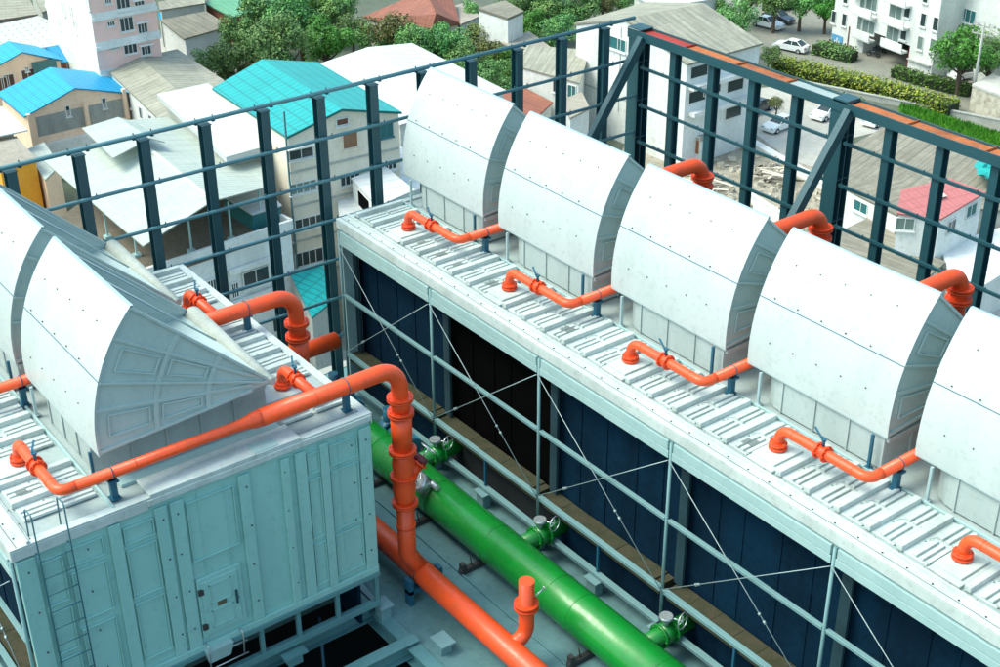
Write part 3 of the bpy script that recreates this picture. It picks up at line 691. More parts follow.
m = MB(); m.ibeam((-14.9, 2.5, -15.55), (-14.9, 9.44, -15.55), .22, .30, .02); m.build('beam', FRAMEM, t)
m = MB(); m.ibeam((-16.9, 9.32, -15.62), (-5, 9.32, -15.62), .24, .3, .02); m.build('beam', FRAMEM, t)
for yy in (7.55, 4.6):
    m = MB(); m.box(-15.75, -15.45, yy-.2, yy+.2, -15.21, -15.17); m.box(-15.7, -15.5, yy-.12, yy+.12, -15.40, -15.21); m.build('bearing_pad', FRAMEM, t)
for xx in (-14.45,):
    m = MB(); m.box(xx-.18, xx+.18, 9.52, 9.80, -15.30, -15.26); m.box(xx-.11, xx+.11, 9.55, 9.76, -15.5, -15.30); m.build('bearing_pad', RAILM, t, .004)
for xx, yy in ((-16.6, 8.6), (-15.4, 7.2), (-14.7, 8.7)):
    m = MB(); m.cyl((xx, yy, -19), (xx, yy, -15.7), .03, 8); m.build('hanger', POSTB, t)
m = MB(); m.cyl((-14.9, 7.7, -19), (-14.9, 7.7, -16.9), .26, 24); tag(m.build('green_riser_pipe', GREEN, loc=(-14.9, 7.7, -19)), 'green upright pipe end showing in the dark opening at the bottom edge', 'pipe')

# ------------------------------------------------------------------ steel screens
SX, SY = -22.5, 20.85
t = thing('steel_screen', 'dark teal steel screen frame along the left, between roofs and the town', 'screen', (SX, 10, -15.5), 'screen frames round the rooftop')
py = [12.59+1.2*i for i in range(-10, 7)]
for yy in py:
    m = MB(); m.ibeam((SX, yy, -15.5), (SX, yy, -8.99), .17, .20, .014, up=(1, 0, 0)); m.box(SX-.115, SX+.115, yy-.10, yy+.10, -8.99, -8.975); m.build('post', STEEL, t)
for z in (-8.90, -9.79, -10.66, -11.53, -12.40, -13.27, -14.14):
    m = MB(); rr = .042 if z > -9 else .035
    xo = SX+.02 if z > -9 else SX+.13
    m.cyl((xo, py[0], z), (xo, SY-.2, z), rr, 10)
    o = m.build('rail', STEELL, t)
    k = MB()
    for yy in py:
        if yy > 19.9: continue
        for dy in (-.17, .17): k.cyl((xo, yy+dy, z-rr), (xo, yy+dy, z+rr+.035), .012, 6); k.obox((xo-.05 if z < -9 else xo, yy+dy, z-rr-.004), ((1, 0, 0), (0, 1, 0), (0, 0, 1)), (.05, .03, .006))
    k.build('clip', STEEL, o)
t = thing('steel_screen', 'dark teal steel screen with rusty top channel and braced columns, upper right', 'screen', (-16, SY, -15.5), 'screen frames round the rooftop')
BR, BS = 3.6, 1.42
colx = [SX, -16.62, -10.74, -4.9]
for cx in colx:
    m = MB(); m.ibeam((cx, SY, -15.5), (cx, SY, -9.25), .34, .36, .02, up=(0, 1, 0)); m.box(cx-.16, cx+.16, SY-.012, SY+.012, -15.5, -9.26)
    for z in (-9.9, -10.8, -11.7, -12.6): m.box(cx-.165, cx+.165, SY-.15, SY+.15, z, z+.012)
    m.build('column', STEEL, t)
    bx = cx+.30; m = MB(); m.beam((bx, SY-.20, -9.30), (bx, SY-.20-BR*1.0, -9.30-BR*BS), .15, .20, up=(0, 1, .3)); m.build('brace', STEEL, t)
for a, b_ in zip(colx, colx[1:]):
    for k_ in range(1, 5):
        x = a+(b_-a)*k_/5
        m = MB(); m.ibeam((x, SY, -15.5), (x, SY, -9.32), .17, .2, .014, up=(0, 1, 0)); m.build('post', STEEL, t)
    for z in (-10.0, -10.88, -11.76, -12.64, -13.5):
        m = MB(); m.beam((a+.19, SY-.12, z), (b_-.19, SY-.12, z), .05, .06); o = m.build('rail', STEELL if z > -10 else STEEL, t)
        k = MB()
        for k_ in range(0, 6):
            x = a+(b_-a)*k_/5
            for dx in (-.25, .25):
                if a+.2 < x+dx < b_-.2: k.cyl((x+dx, SY-.12, z+.028), (x+dx, SY-.12, z+.06), .012, 6)
        k.build('clip', STEEL, o)
# top channel: lying beam, flanges up, rusty inside
m = MB(); x0, x1 = SX-.2, -3.0
m.box(x0, x1, SY-.20, SY-.18, -9.38, -9.17); m.box(x0, x1, SY+.18, SY+.20, -9.38, -9.17); m.build('top_beam', STEEL, t, .003)
segs = [(x0+.25, -20.9, RED), (-20.9, -19.4, RUSTY), (-19.4, -18.0, RUSTY), (-18.0, -16.75, ROOFG), (-16.4, -15.0, RUSTY), (-15.0, -13.3, RUSTY), (-13.3, -11.0, RUSTY), (-11, -3.1, RUSTY)]
for a, b_, mt in segs:
    m = MB(); m.box(a+.012, b_-.012, SY-.179, SY+.179, -9.24, -9.22); m.box(b_-.011, b_+.001, SY-.179, SY+.179, -9.22, -9.175); m.build('top_web', mt, t)
m = MB(); m.box(SX-.2, SX+.22, SY-.2, SY+.2, -9.155, -9.14); m.box(-16.75, -16.4, SY-.2, SY+.2, -9.2, -9.14); m.build('cap_plate', STEEL, t)

exec_city = True
# ------------------------------------------------------------------ town
def house(name, label, cat, polys, rmat, wmat, th=.18, inset=.94, group=None, uvdir=None, base=G, mats=None, kind=None, top=None):
    """polys: roof planes as (px, py, z) corners, surveyed from the photograph"""
    P3 = [[q if isinstance(q, Vector) else at(*q) for q in p] for p in polys]
    allp = [q for p in P3 for q in p]; c = sum(allp, V())/len(allp)
    t = thing(name, label, cat, (c.x, c.y, base), group)
    for i, p in enumerate(P3):
        m = MB(); n = V()
        for k in range(len(p)): n += (p[k]-p[0]).cross(p[(k+1) % len(p)]-p[0])
        if n.z < 0: p = p[::-1]; n = -n
        n.normalize()
        e = max(((p[(k+1) % len(p)]-p[k]) for k in range(len(p))), key=lambda q: -abs(q.normalized().z)*50+q.length)
        e.normalize(); w = n.cross(e)
        uv = [((q-p[0]).dot(e), (q-p[0]).dot(w)) for q in p]
        m.face(p, uv); lo = [q-V((0, 0, th)) for q in p]; m.face(lo[::-1], uv[::-1])
        for k in range(len(p)):
            k2 = (k+1) % len(p); m.face([p[k], lo[k], lo[k2], p[k2]], [(0, .5)]*4)
        m.build('roof', (mats[i] if mats else rmat), t)
    m = MB()
    for p in P3:
        q = [V((c.x+(a.x-c.x)*inset, c.y+(a.y-c.y)*inset, a.z-th-.01)) for a in p]
        ar = sum(q[k].x*q[(k+1) % len(q)].y-q[(k+1) % len(q)].x*q[k].y for k in range(len(q)))
        if ar < 0: q = q[::-1]
        m.face(q)
        for k in range(len(q)):
            k2 = (k+1) % len(q); m.face([(q[k].x, q[k].y, base), (q[k2].x, q[k2].y, base), q[k2], q[k]])
    m.build('wall', wmat, t)
    return t, c
def gab(fl, ap, fr, br, bb, bl, z):
    """gable roof: front left/apex/right and back right/apex/left pixels, eave height z; the apex stands in the front wall's plane"""
    A, B = at(*fl, z), at(*fr, z); u = B-A; n = V((u.y, -u.x, 0)).normalized(); P = on_plane(*ap, A, n); print('GABLE apex', round(P.z-z, 2))
    if P.z < z+.6: P.z = z+.6
    Q = at(*bb, P.z)
    return [[A, P, Q, at(*bl, z)], [P, B, at(*br, z), Q]]
def shrink(p, c, k): return V((c.x+(p.x-c.x)*k, c.y+(p.y-c.y)*k, p.z))
class Facade:
    def __init__(s, t, a, b, c=None, inset=1.):
        a, b = V(a), V(b)
        if c is not None: a, b = shrink(a, c, inset), shrink(b, c, inset)
        s.t = t; s.u = V((b.x-a.x, b.y-a.y, 0)).normalized(); s.n = V((s.u.y, -s.u.x, 0))
        if s.n.dot(a) > 0: s.n = -s.n
        s.p = a
    def win(s, px, py, w, h, pane=None, frame=None, bars=1, sill=True, hood=False):
        q = on_plane(px, py, s.p, s.n); z = V((0, 0, 1))
        fm = MB(); e = .07
        for du, dz, hw, hh in ((0, h/2+e/2, w/2+e, e/2), (0, -h/2-e/2, w/2+e, e/2), (-w/2-e/2, 0, e/2, h/2), (w/2+e/2, 0, e/2, h/2)):
            fm.obox(q+s.u*du+z*dz+s.n*.03, (s.u, s.n, z), (hw, .06, hh))
        for k in range(bars): fm.obox(q+s.u*(-w/2+w*(k+1)/(bars+1))+s.n*.02, (s.u, s.n, z), (.03, .035, h/2))
        if sill: fm.obox(q-z*(h/2+.14)+s.n*.08, (s.u, s.n, z), (w/2+.15, .12, .05))
        if hood: fm.obox(q+z*(h/2+.2)+s.n*.25, (s.u, s.n, z), (w/2+.25, .3, .05))
        fo = fm.build('window', frame or WALLW, s.t)
        pm = MB(); pm.obox(q+s.n*.012, (s.u, s.n, z), (w/2, .012, h/2)); pm.build('pane', pane or GLASS, fo)
    def block(s, px, py, w, h, d, mat, name, back=0.):
        q = on_plane(px, py, s.p, s.n); m = MB(); m.obox(q+s.n*(d/2+.004-back), (s.u, s.n, V((0, 0, 1))), (w/2, d/2, h/2)); return m.build(name, mat, s.t)

# ground
m = MB(); m.box(-900, 300, -300, 1100, G-.6, G); struct(m.build('ground', SOIL))
def patch(name, pts, mat, dz=.01):
    p = [at(x, y, G) for x, y in pts]; m = MB()
    ar = sum(p[k].x*p[(k+1) % len(p)].y-p[(k+1) % len(p)].x*p[k].y for k in range(len(p)))
    if ar < 0: p = p[::-1]
    m.face([q+V((0, 0, dz)) for q in p]); return struct(m.build(name, mat))
patch('road', [(690, -8), (830, -8), (838, 30), (1010, 92), (1010, 135), (770, 66), (745, 60), (730, 20)], ASPH, .012)
patch('car_park', [(730, 115), (760, 88), (800, 85), (900, 115), (905, 125), (845, 140), (840, 175), (790, 160)], CONC, .016)
patch('construction_yard', [(640, 110), (740, 118), (840, 180), (850, 260), (600, 200)], RUBB, .008)
patch('courtyard', [(180, 260), (340, 260), (400, 500), (150, 400)], CONC, .02)
patch('back_lane', [(120, 20), (260, 80), (240, 100), (100, 40)], CONC, .02)
patch('service_yard', [(930, 240), (1040, 190), (1100, 340), (940, 330)], CONC, .024)

# -- blue roofed house
z0, z1 = -47., -45.3
t, c = house('house', 'peach house with bright blue gable roof and open balcony, upper left', 'house',
      gab((24, 117), (75, 88), (132, 93), (106, 73), (50, 67), (-4, 93), z0), R_BLUE, WALLP, .12, .93, group='houses of the town')
F = Facade(t, at(24, 117, z0), at(132, 93, z0), c, .93)
F.block(80, 141, 9.3, 1.3, .5, WALLW, 'balcony_parapet')
F.block(82, 117, 9.2, 2.0, .03, paint('mesh_wall', (.33, .34, .31), (.16, .17, .16), .7, .8, .7), 'screen_wall')
for px, py in ((31, 134), (87, 122), (125, 108)): F.block(px, py, .35, 4.2, .45, WALLP, 'column')
F.win(68, 111, .35, 1., bars=0); F.win(104, 103, .35, 1., bars=0); F.block(60, 150, 6, .25, .2, WALLP, 'ledge')
t, c = house('house', 'cream house with blue gable roof cut by the left edge', 'house',
      gab((-22, 77), (22, 52), (63, 60), (48, 48), (8, 41), (-38, 64), -48), R_BLUE, WALLP, .12, .93, group='houses of the town')
F = Facade(t, at(-22, 77, -48), at(63, 60, -48), c, .93)
for px, py, w, h in ((2, 85, 1.1, 1.6), (9, 82, 1.1, 1.6), (28, 75, 1.3, 1.2), (27, 69, .3, .4)): F.win(px, py, w, h, flat('shutter_brown', (.10, .045, .03)) if py > 70 else None)
F.block(44, 66, 2.6, 1.3, .3, TEALG, 'awning')
t, c = house('house', 'house with white dotted tile roof and blue tiled lower roof, far left', 'house',
      [[(-30, 30, -46), (38, 16, -46), (95, 38, -47.6), (46, 47, -47.6), (-10, 52, -47.6)], [(46, 47, -47.61), (95, 38, -47.61), (99, 57, -48.6), (60, 63, -48.6)]], None, WALLB, .15, .95, mats=[R_DOTS, R_BLUE2], group='houses of the town')
F = Facade(t, at(60, 63, -48.6), at(99, 57, -48.6), c, .95)
for px in (72, 80, 88): F.win(px, 68-(px-72)*.15, .9, 1.1)
house('shed', 'weathered grey roof in the top left corner', 'shed', [[(-30, -14, -45), (22, -14, -45), (38, 14, -46), (-30, 24, -46)]], R_GREY, WALLG, group='sheds of the town')
house('shed', 'small grey flat roof between the pink block and corner shed', 'shed', [[(30, -12, -49), (50, -12, -49), (51, 9, -49), (42, 12, -49)]], R_GREY, WALLG, group='sheds of the town')
# -- pink block
A, B, D = at(98, 60, -45), at(161, 47, -45), at(48, 16, -45); Cc = B+D-A
t = thing('apartment_block', 'pale pink apartment block with white bands at top left', 'building', (A.x, A.y, G), 'apartment blocks')
m = MB(); m.hexa([V((p.x, p.y, G)) for p in (A, B, Cc, D)]+[V((p.x, p.y, -33)) for p in (A, B, Cc, D)]); m.build('wall', WALLK, t)
F = Facade(t, A, B); F2 = Facade(t, D, A)
cen = (A+Cc)/2
for z in (-47.0, -44.0, -41.0, -38.0):
    m = MB(); q = [V((cen.x+(p.x-cen.x)*1.03, cen.y+(p.y-cen.y)*1.03, z)) for p in (A, B, Cc, D)]
    m.hexa([p for p in q]+[p+V((0, 0, .35)) for p in q]); q = [V((cen.x+(p.x-cen.x)*1.012, cen.y+(p.y-cen.y)*1.012, z+.352)) for p in (A, B, Cc, D)]; m.hexa(q+[p+V((0, 0, .45)) for p in q]); m.build('floor_band', WALLW, t)
for px, py, w, h in ((130, 46.5, 1.35, 1.35), (146, 50, 1.0, .85), (115, 45.5, .7, .5), (126.5, 24, 1.35, 1.35), (142.5, 28, 1.0, .95), (111, 23.5, .7, .4), (123, 3, 1.35, 1.35), (139.5, 6, 1., 1.), (108, 1, .6, .4)): F.win(px, py, w, h, hood=w < 1.1 and w > .8, bars=2)
m = MB(); n2 = F2.n
q = [A+n2*.05, D+n2*.05]; m.face([V((A.x, A.y, G))+n2*.03, V((A.x, A.y, -33.))+n2*.03, V((D.x, D.y, -33.))+n2*.03, V((D.x, D.y, G))+n2*.03][::-1]); m.build('sunlit_side_wall', WALLW, t)  # white layer over the pink, sunlight on this side put into the colour
for px, py in ((64, 8), (72, 13), (88, 2), (60, 22), (76, 26)): F2.win(px, py, .8, 1.4, CURT, bars=0)
# -- roofs right of the pink block
house('house', 'low house with mottled grey roof in front of the green roof', 'house', [[(160, 20, -49), (206, 11, -49), (229, 26, -50), (184, 39, -50)]], R_BROWN, WALLW, .15, .92, group='houses of the town')
house('shed', 'narrow dull grey roof at the top edge beside the pink block', 'shed', [[(158, 2, -48), (204, -8, -48), (205, 3, -48.5), (160, 10, -48.5)]], R_GREY, WALLG, group='sheds of the town')
house('awning', 'small blue awning roof behind the mottled grey house', 'awning', [[(158, 13, -50), (180, 8, -50), (183, 14, -50.5), (160, 20, -50.5)]], R_BLUE, WALLG, .1)
house('shed', 'long light green roof at the top edge', 'shed', [[(203, 2, -49), (262, -12, -49), (290, 2, -50), (232, 17, -50)]], R_GREEN, WALLB, group='sheds of the town')
t, c = house('warehouse', 'white walled warehouse under a weathered beige sheet roof', 'warehouse', [[(101, 64, -46.4), (140, 57, -45.6), (197, 107, -45.6), (166, 126, -46.6)], [(140, 57, -45.6), (177, 49, -46.4), (224, 80, -46.4), (223, 98, -46.4), (197, 107, -45.6)]], R_GREY, WALLW, .15, .97)
F = Facade(t, at(101, 64, -46.4), at(166, 126, -46.6), c, .97)
for px, py in ((141, 113), (151, 121), (130, 101)): F.win(px, py, .7, 1.2, bars=0)
house('flat_roof_building', 'bright white flat roof overlapping the beige warehouse roof', 'building', [[(157, 94, -38.6), (208, 83, -38.6), (283, 141, -38.6), (226, 157, -38.6)]], R_WHITE, WALLG, .45, .86, base=-41.4)
t = thing('roof_frame', 'grey posts carrying the bright white flat roof', 'frame', at(220, 120, G))
for px, py in ((175, 97), (206, 90), (225, 147), (262, 139)):
    p = at(px, py, -41.4); m = MB(); m.box(p.x-.15, p.x+.15, p.y-.15, p.y+.15, G, -41.42); m.build('post', WALLG, t)
# -- terrace building with canopy
A = [at(50, 225, -43), at(150, 150, -43), at(292, 228, -43), at(120, 286, -43)]
t, c = house('terrace_building', 'white building with brown roof terrace seen through the left screen', 'building', [[(50, 225, -43), (150, 150, -43), (292, 228, -43), (120, 286, -43)]], BRSLAB, WALLW, .3, .99)
F = Facade(t, A[3], A[2])
m = MB()
for p, q in ((A[3], A[2]), (A[2], A[1])): m.beam(p+V((0, 0, .3)), q+V((0, 0, .3)), .25, .75)
m.build('parapet', WALLW, t)
F.win(256, 277, 2.1, 1.25, GLASS, bars=1); F.block(256, 263, 4.6, .35, .35, WALLW, 'lintel'); F.block(240, 300, 6, .3, .3, WALLW, 'lintel')
for px, py, w in ((212, 287, 1.5), (235, 290, .5), (235, 310, .5)):
    F.win(px, py, w, 1.1, GLASS, bars=6 if w > 1 else 2, sill=False)
F.win(282, 322, 1.6, 1.1)
mm = [[(43, 160, -40), (95, 143, -39.4), (119, 125, -38.9), (212, 201, -38.9), (143, 246, -40)], [(115, 121, -38.9), (168, 117, -39.8), (226, 157, -39.9), (255, 152, -40), (270, 186, -40), (212, 201, -38.9)], [(82, 128, -38.2), (118, 117, -37.9), (150, 138, -37.9), (113, 158, -38.2)], [(118, 117, -37.9), (135, 122, -38.3), (165, 142, -38.3), (150, 138, -37.9)]]
P3 = [[at(*q) for q in p] for p in mm]
t = thing('canopy', 'pale corrugated canopy on thin posts over the roof terrace', 'canopy', (P3[0][0].x, P3[0][0].y, -43))
for i, p in enumerate(P3):
    m = MB(); n = (p[1]-p[0]).cross(p[2]-p[0])
    if n.z < 0: p = p[::-1]
    n = (p[1]-p[0]).cross(p[2]-p[0]).normalized(); e = (P3[1][-1]-P3[1][0]).normalized(); w = n.cross(e)
    uv = [((q-p[0]).dot(e), (q-p[0]).dot(w)) for q in p]; lo = [q-V((0, 0, .1)) for q in p]
    m.face(p, uv); m.face(lo[::-1], uv[::-1])
    for k in range(len(p)): m.face([p[k], lo[k], lo[(k+1) % len(p)], p[(k+1) % len(p)]], [(0, .5)]*4)
    m.build('roof_sheet' if i < 2 else 'ridge_vent', R_CREAM, t)
m = MB(); m.beam(P3[1][0]+V((0, 0, .06)), P3[1][-1]+V((0, 0, .06)), .3, .06); m.build('ridge_cap', WALLW, t)
for px, py in ((108, 238), (137, 256), (192, 252), (232, 240), (262, 226), (165, 190), (215, 190)):
    p = at(px, py, -43); m = MB(); m.box(p.x-.06, p.x+.06, p.y-.06, p.y+.06, -43, -40.0); m.box(p.x-.25, p.x+.25, p.y-.25, p.y+.25, -43, -42.8); m.build('post', TRIM, t)
house('rooftop_room', 'low grey room on the roof terrace under the canopy edge', 'building', [[(222, 195, -41.6), (262, 186, -41.6), (282, 205, -41.6), (252, 214, -41.6)]], R_WHITE, TEALG, .12, .96, base=-43)
# orange building + car port, far left
house('shop_house', 'orange walled building at the left edge below the blue roof', 'building', [[(-25, 147, -46.5), (16, 136, -46.5), (36, 158, -46.5), (0, 170, -46.5)]], SLAB, WALLO, .3, .97)
house('carport', 'white sheet carport roof at the left edge', 'carport', [[(-30, 120, -45.5), (2, 106, -45.5), (28, 130, -46), (-30, 142, -46)]], R_WHITE, WALLG, .12, .55)
house('house', 'small peach annex with cream roof just behind the left screen', 'house', [[(25, 150, -48), (44, 142, -48), (60, 165, -48), (45, 180, -48)]], R_CREAM, WALLP, .15, .95, group='houses of the town')
# -- teal house
t, c = house('apartment_house', 'tall cream house with bright teal gable roof behind the left screen', 'building',
      gab((287, 137), (342, 109), (402, 112), (318, 62), (262, 59), (212, 88), -37), R_TEAL, WALLC, .18, .965)
F = Facade(t, at(287, 137, -37), at(402, 112, -37), c, .965)
F.win(301, 153, 1.9, .75, hood=True, bars=1); F.win(350, 140, 1.2, 1.2, flat('curtain_brown', (.25, .13, .07)), WALLC, 0); F.win(342, 121.5, .9, .45, flat('vent_brown', (.16, .06, .04)), bars=0); F.win(386, 130, 1.0, 1.0, TEALG, STEELL)
for px, py, w, h in ((303, 187, 2.1, .8), (309, 222, 2.3, .85), (309, 257, 2.3, 1.1), (350, 179, 1.6, .8), (388, 165, 1.4, .7), (309, 292, 2.3, 1.)): F.win(px, py, w, h, CURT if py > 180 and py < 200 else GLASS, bars=3, hood=False)
for py in (171, 205, 240, 275): F.block(345, py-11, 9.2, .14, .12, WALLG, 'ledge')
for px in (291, 373): F.block(px, 200, .12, 14, .12, STEELL, 'drain_pipe')
t, c = house('lean_to', 'turquoise corrugated lean-to roof low between the screen posts', 'awning', [[(290, 274, -46.5), (322, 263, -46.5), (334, 300, -47.5), (312, 318, -47.5)]], R_TEAL, WALLG, .1)
t, c = house('warehouse', 'large plain white sheet roof behind the teal roofed house', 'warehouse',
      [[(316, 65, -42), (368, 47, -41), (455, 106, -41), (400, 125, -42)], [(368, 47, -41), (412, 43, -42), (506, 90, -42), (455, 106, -41)]], R_WHITE, WALLW, .2, .97)
house('roof_building', 'low white roof building beside the satellite dish', 'building', [[(333, 165, -43), (400, 145, -43), (440, 180, -43), (340, 222, -43)]], R_WHITE, WALLW, .3, .98)
t, c = house('roof_cabin', 'small white roof cabin with a black opening near the far tower corner', 'cabin', [[(351, 178, -41.2), (385, 166, -41.2), (415, 190, -41.2), (377, 206, -41.2)]], R_WHITE, WALLW, .15, .97, base=-43)
A_, B_ = at(351, 178, -41.2), at(377, 206, -41.2)
F = Facade(t, A_, B_, c, .97); F.block(364, 203, 2.3, 1.15, .05, BLACKM, 'opening')  # black panel on the wall, painted as the shade inside an opening
p = at(353, 172, -43); dc = p+V((0, 0, 1.1)); dn = V((.35, -.3, .8)).normalized()
t = thing('satellite_dish', 'round mesh satellite dish on the white roof', 'satellite dish', p)
m = MB(); a = dn.orthogonal().normalized(); b = dn.cross(a)
for rr in (.25, .5, .75, 1.0): m.ring(dc+dn*(.3*rr*rr), dn, rr, .018, 28, 4)
for k in range(14):
    ang = 2*math.pi*k/14; d = a*math.cos(ang)+b*math.sin(ang); m.tube([dc+d*.05, dc+d*.5+dn*.075, dc+d+dn*.3], .014, 4)
m.build('dish', STEELL, t)
m = MB(); m.cyl(p, dc, .05, 8); m.cyl(dc, dc+dn*.9, .02, 6); m.cyl(dc+dn*.85, dc+dn*.98, .07, 8); m.build('mast', BOLT, t)
# -- middle top
t, c = house('house', 'house with red brown hipped tile roof at the top edge', 'house', [[(362, 17, -50), (425, -10, -47.6), (436, 13, -48), (431, 31, -50)], [(436, 13, -48), (425, -10, -47.6), (452, -4, -48.6), (460, 23, -50), (431, 31, -50)]], R_RED, WALLC, .15, .93, group='houses of the town')
house('house', 'white washed flat roof block between trees at top centre', 'house', [[(478, 8, -46.5), (505, 0, -46.5), (524, 11, -46.5), (508, 18, -46.5)]], R_BROWN, WALLW, .3, .96, group='houses of the town')
house('shed', 'pale flat roof in the trees left of the white block', 'shed', [[(440, 10, -50), (466, 2, -50), (480, 16, -50), (461, 24, -50)]], SLAB, WALLW, .2, group='sheds of the town')
house('shed', 'pale cement roof just above the screen rail at top centre', 'shed', [[(500, 42, -49.5), (529, 31, -49.5), (551, 47, -49.5), (533, 57, -49.5)]], SLAB, WALLW, .2, group='sheds of the town')
t, c = house('house', 'house with mottled beige roof seen between screen posts at top centre', 'house', [[(518, 66, -47), (527, 45, -46.4), (590, 50, -46.4), (580, 83, -47), (550, 75, -47)]], R_GREY, WALLW, .15, .95, group='houses of the town')
F = Facade(t, at(550, 75, -47), at(580, 83, -47), c, .95); F.win(558, 86, 1.2, 1.4); F.win(572, 92, 1., 1.4, TEALG)
house('house', 'low house with brick red tile roof behind the far hood', 'house', [[(482, 103, -49), (520, 85, -49), (553, 102, -49.5), (525, 128, -49.8)]], R_RED, WALLW, .15, group='houses of the town')
house('shed', 'narrow cream building behind the middle of the left screen', 'shed', [[(560, 100, -48), (582, 92, -48), (590, 108, -48), (570, 118, -48)]], SLAB, WALLW, .2, group='sheds of the town')
# -- warehouse with white gable
t, c = house('factory_building', 'tall white gabled building with weathered grey roof behind the screen corner', 'building',
      gab((574, 23), (625, 19), (688, 64), (763, 43), (704, 3), (645, 2), -43), R_GREY, WALLW, .2, .97)
F = Facade(t, at(688, 64, -43), at(763, 43, -43), c, .97)
for px, py in ((699, 71), (735, 85), (733, 112), (697, 96), (719, 60), (748, 70), (712, 88)): F.win(px, py, 2.3, 1.15, bars=0, sill=False)
F.block(720, 78, 9, .4, .9, WALLW, 'balcony_slab'); F.block(720, 104, 9, .4, .9, WALLW, 'balcony_slab')
F3 = Facade(t, at(574, 23, -43), at(688, 64, -43), c, .97)
F3.win(618, 44, 2.4, 1.2, TEALG); F3.block(600, 90, 14, .12, .06, WALLG, 'seam'); F3.block(620, 70, .1, 9, .05, WALLG, 'seam')
t, c = house('annex', 'dirty flat roof annex with a water tank beside the white factory', 'building', [[(648, 122, -51), (690, 100, -51), (738, 116, -51), (702, 138, -51)]], SLAB, WALLW, .4, .98)
F = Facade(t, at(648, 122, -51), at(702, 138, -51), c, .98)
F.win(696, 145, .9, 1.8, flat('door_rust', (.32, .12, .05)), bars=0, sill=False); F.win(668, 137, 1., .9, CURT)
p = at(687, 116, -51); t = thing('water_tank', 'round cream water tank on the annex roof', 'water tank', p)
m = MB(); m.tube([p, p+V((0, 0, 1.9)), p+V((0, 0, 2.15)), p+V((0, 0, 2.2))], [1., 1., .6, .2], 20); m.build('tank', WALLC, t)
m = MB()
for z in (.4, .9, 1.4): m.ring(p+V((0, 0, z)), (0, 0, 1), 1.01, .035, 20, 5)
m.build('hoop', WALLG, t)
house('house', 'white house cut by the top edge behind the factory roof', 'house', [[(632, -6, -49), (690, -14, -49), (720, -2, -49), (655, 8, -49)]], R_WHITE, WALLW, .2, group='houses of the town')
# -- right side roofs
t, c = house('market_hall', 'broad brownish grey sheet roof seen through the right screen', 'building',
      [[(836, 155, -49), (893, 121, -48.2), (1060, 160, -48.2), (1060, 215, -49)], [(836, 155, -49), (1060, 215, -49), (905, 203, -49.4), (836, 200, -49.6)]], R_BROWN, WALLG, .2, .98)
t, c = house('house', 'white house with pinkish red sheet roof at right', 'house', [[(897, 213, -46.5), (901, 190, -46.), (950, 178, -46.), (986, 192, -46.5), (941, 219, -46.8)]], R_PINK, WALLW, .15, .95, group='houses of the town')
m = MB(); q = [at(x, y, -46.19) for x, y in ((930, 189), (938, 188), (947, 196), (940, 198))]; m.face(q[::-1] if (q[1]-q[0]).cross(q[2]-q[0]).z < 0 else q); m.build('skylight', WALLC, t)
F = Facade(t, at(897, 213, -46.5), at(941, 219, -46.8), c, .95); F.win(905, 224, 1.4, 1.0, CURT)
F = Facade(t, at(941, 219, -46.8), at(986, 192, -46.5), c, .95); F.win(951, 226, 1.2, 1.0); F.win(971, 210, 1.5, 1.0, TEALG)
t, c = house('house', 'white walled house with a turquoise shutter behind the right column', 'house', [[(844, 188, -48.4), (882, 172, -48.2), (925, 192, -48.2), (897, 215, -48.4)]], R_BROWN, WALLW, .15, .98, group='houses of the town')
F = Facade(t, at(844, 188, -48.4), at(897, 215, -48.4), c, .98); F.win(861, 207, 1.6, .9, TEALG, WALLW, 1)
house('shed', 'dull brown roof low behind the hood ridge at right', 'shed', [[(838, 232, -50), (868, 218, -50), (946, 262, -50.4), (905, 296, -50.4), (838, 266, -50.4)]], R_BROWN, WALLW, .2, group='sheds of the town')
house('platform_building', 'white flat platform at the right edge beyond the screen', 'building', [[(940, 246, -50.5), (1005, 226, -50.5), (1040, 250, -50.5), (960, 300, -50.5)]], paint('flat_white', (.74, .76, .73), (.45, .46, .42), .5, .3, .8, streak=False), WALLW, .3, .99)
t = thing('tarpaulin', 'crumpled turquoise tarpaulin lying on the brown roof at the right edge', 'tarpaulin', at(990, 168, -48.1))
m = MB(); N = 9; g = {}
for i in range(N):
    for j in range(N):
        a_, b_ = i/(N-1), j/(N-1); px = (975+(1015-975)*a_)*(1-b_)+(986+(1020-986)*a_)*b_; py = (164+(150-164)*a_)*(1-b_)+(181+(180-181)*a_)*b_
        g[i, j] = at(px, py, -47.6)+V((R.uniform(-.3, .3), R.uniform(-.3, .3), R.uniform(-.2, .35)))
for i in range(N-1):
    for j in range(N-1): m.face([g[i, j], g[i+1, j], g[i+1, j+1], g[i, j+1]], smooth=True)
m.build('sheet', flat('tarp_teal', (.01, .36, .33), .5), t)
def lowwall(label, a, b, h, w, mat, zb=G, name='boundary_wall'):
    p, q = at(*a, zb), at(*b, zb); m = MB(); m.beam(p+V((0, 0, h/2)), q+V((0, 0, h/2)), w, h); m.beam(p+V((0, 0, h+.06)), q+V((0, 0, h+.06)), w+.12, .12)
    tag(m.build(name, mat, loc=p), label, 'wall', 'low walls of the town')
lowwall('low white wall between the rubble yard and the car park', (716, 126), (850, 204), .6, .8, WALLW)
lowwall('concrete wall running up to the right edge beside the red roofed house', (955, 238), (1030, 198), 1.8, .4, WALLW)
lowwall('kerb wall between the yellow hedge and the road', (760, 78), (1010, 128), .6, .3, WALLG)
lowwall('rough wall across the middle of the rubble yard', (745, 205), (800, 240), 1.4, .3, WALLW)
lowwall('pale wall below the brown roof behind the right columns', (880, 283), (945, 243), 1.4, .4, WALLW)

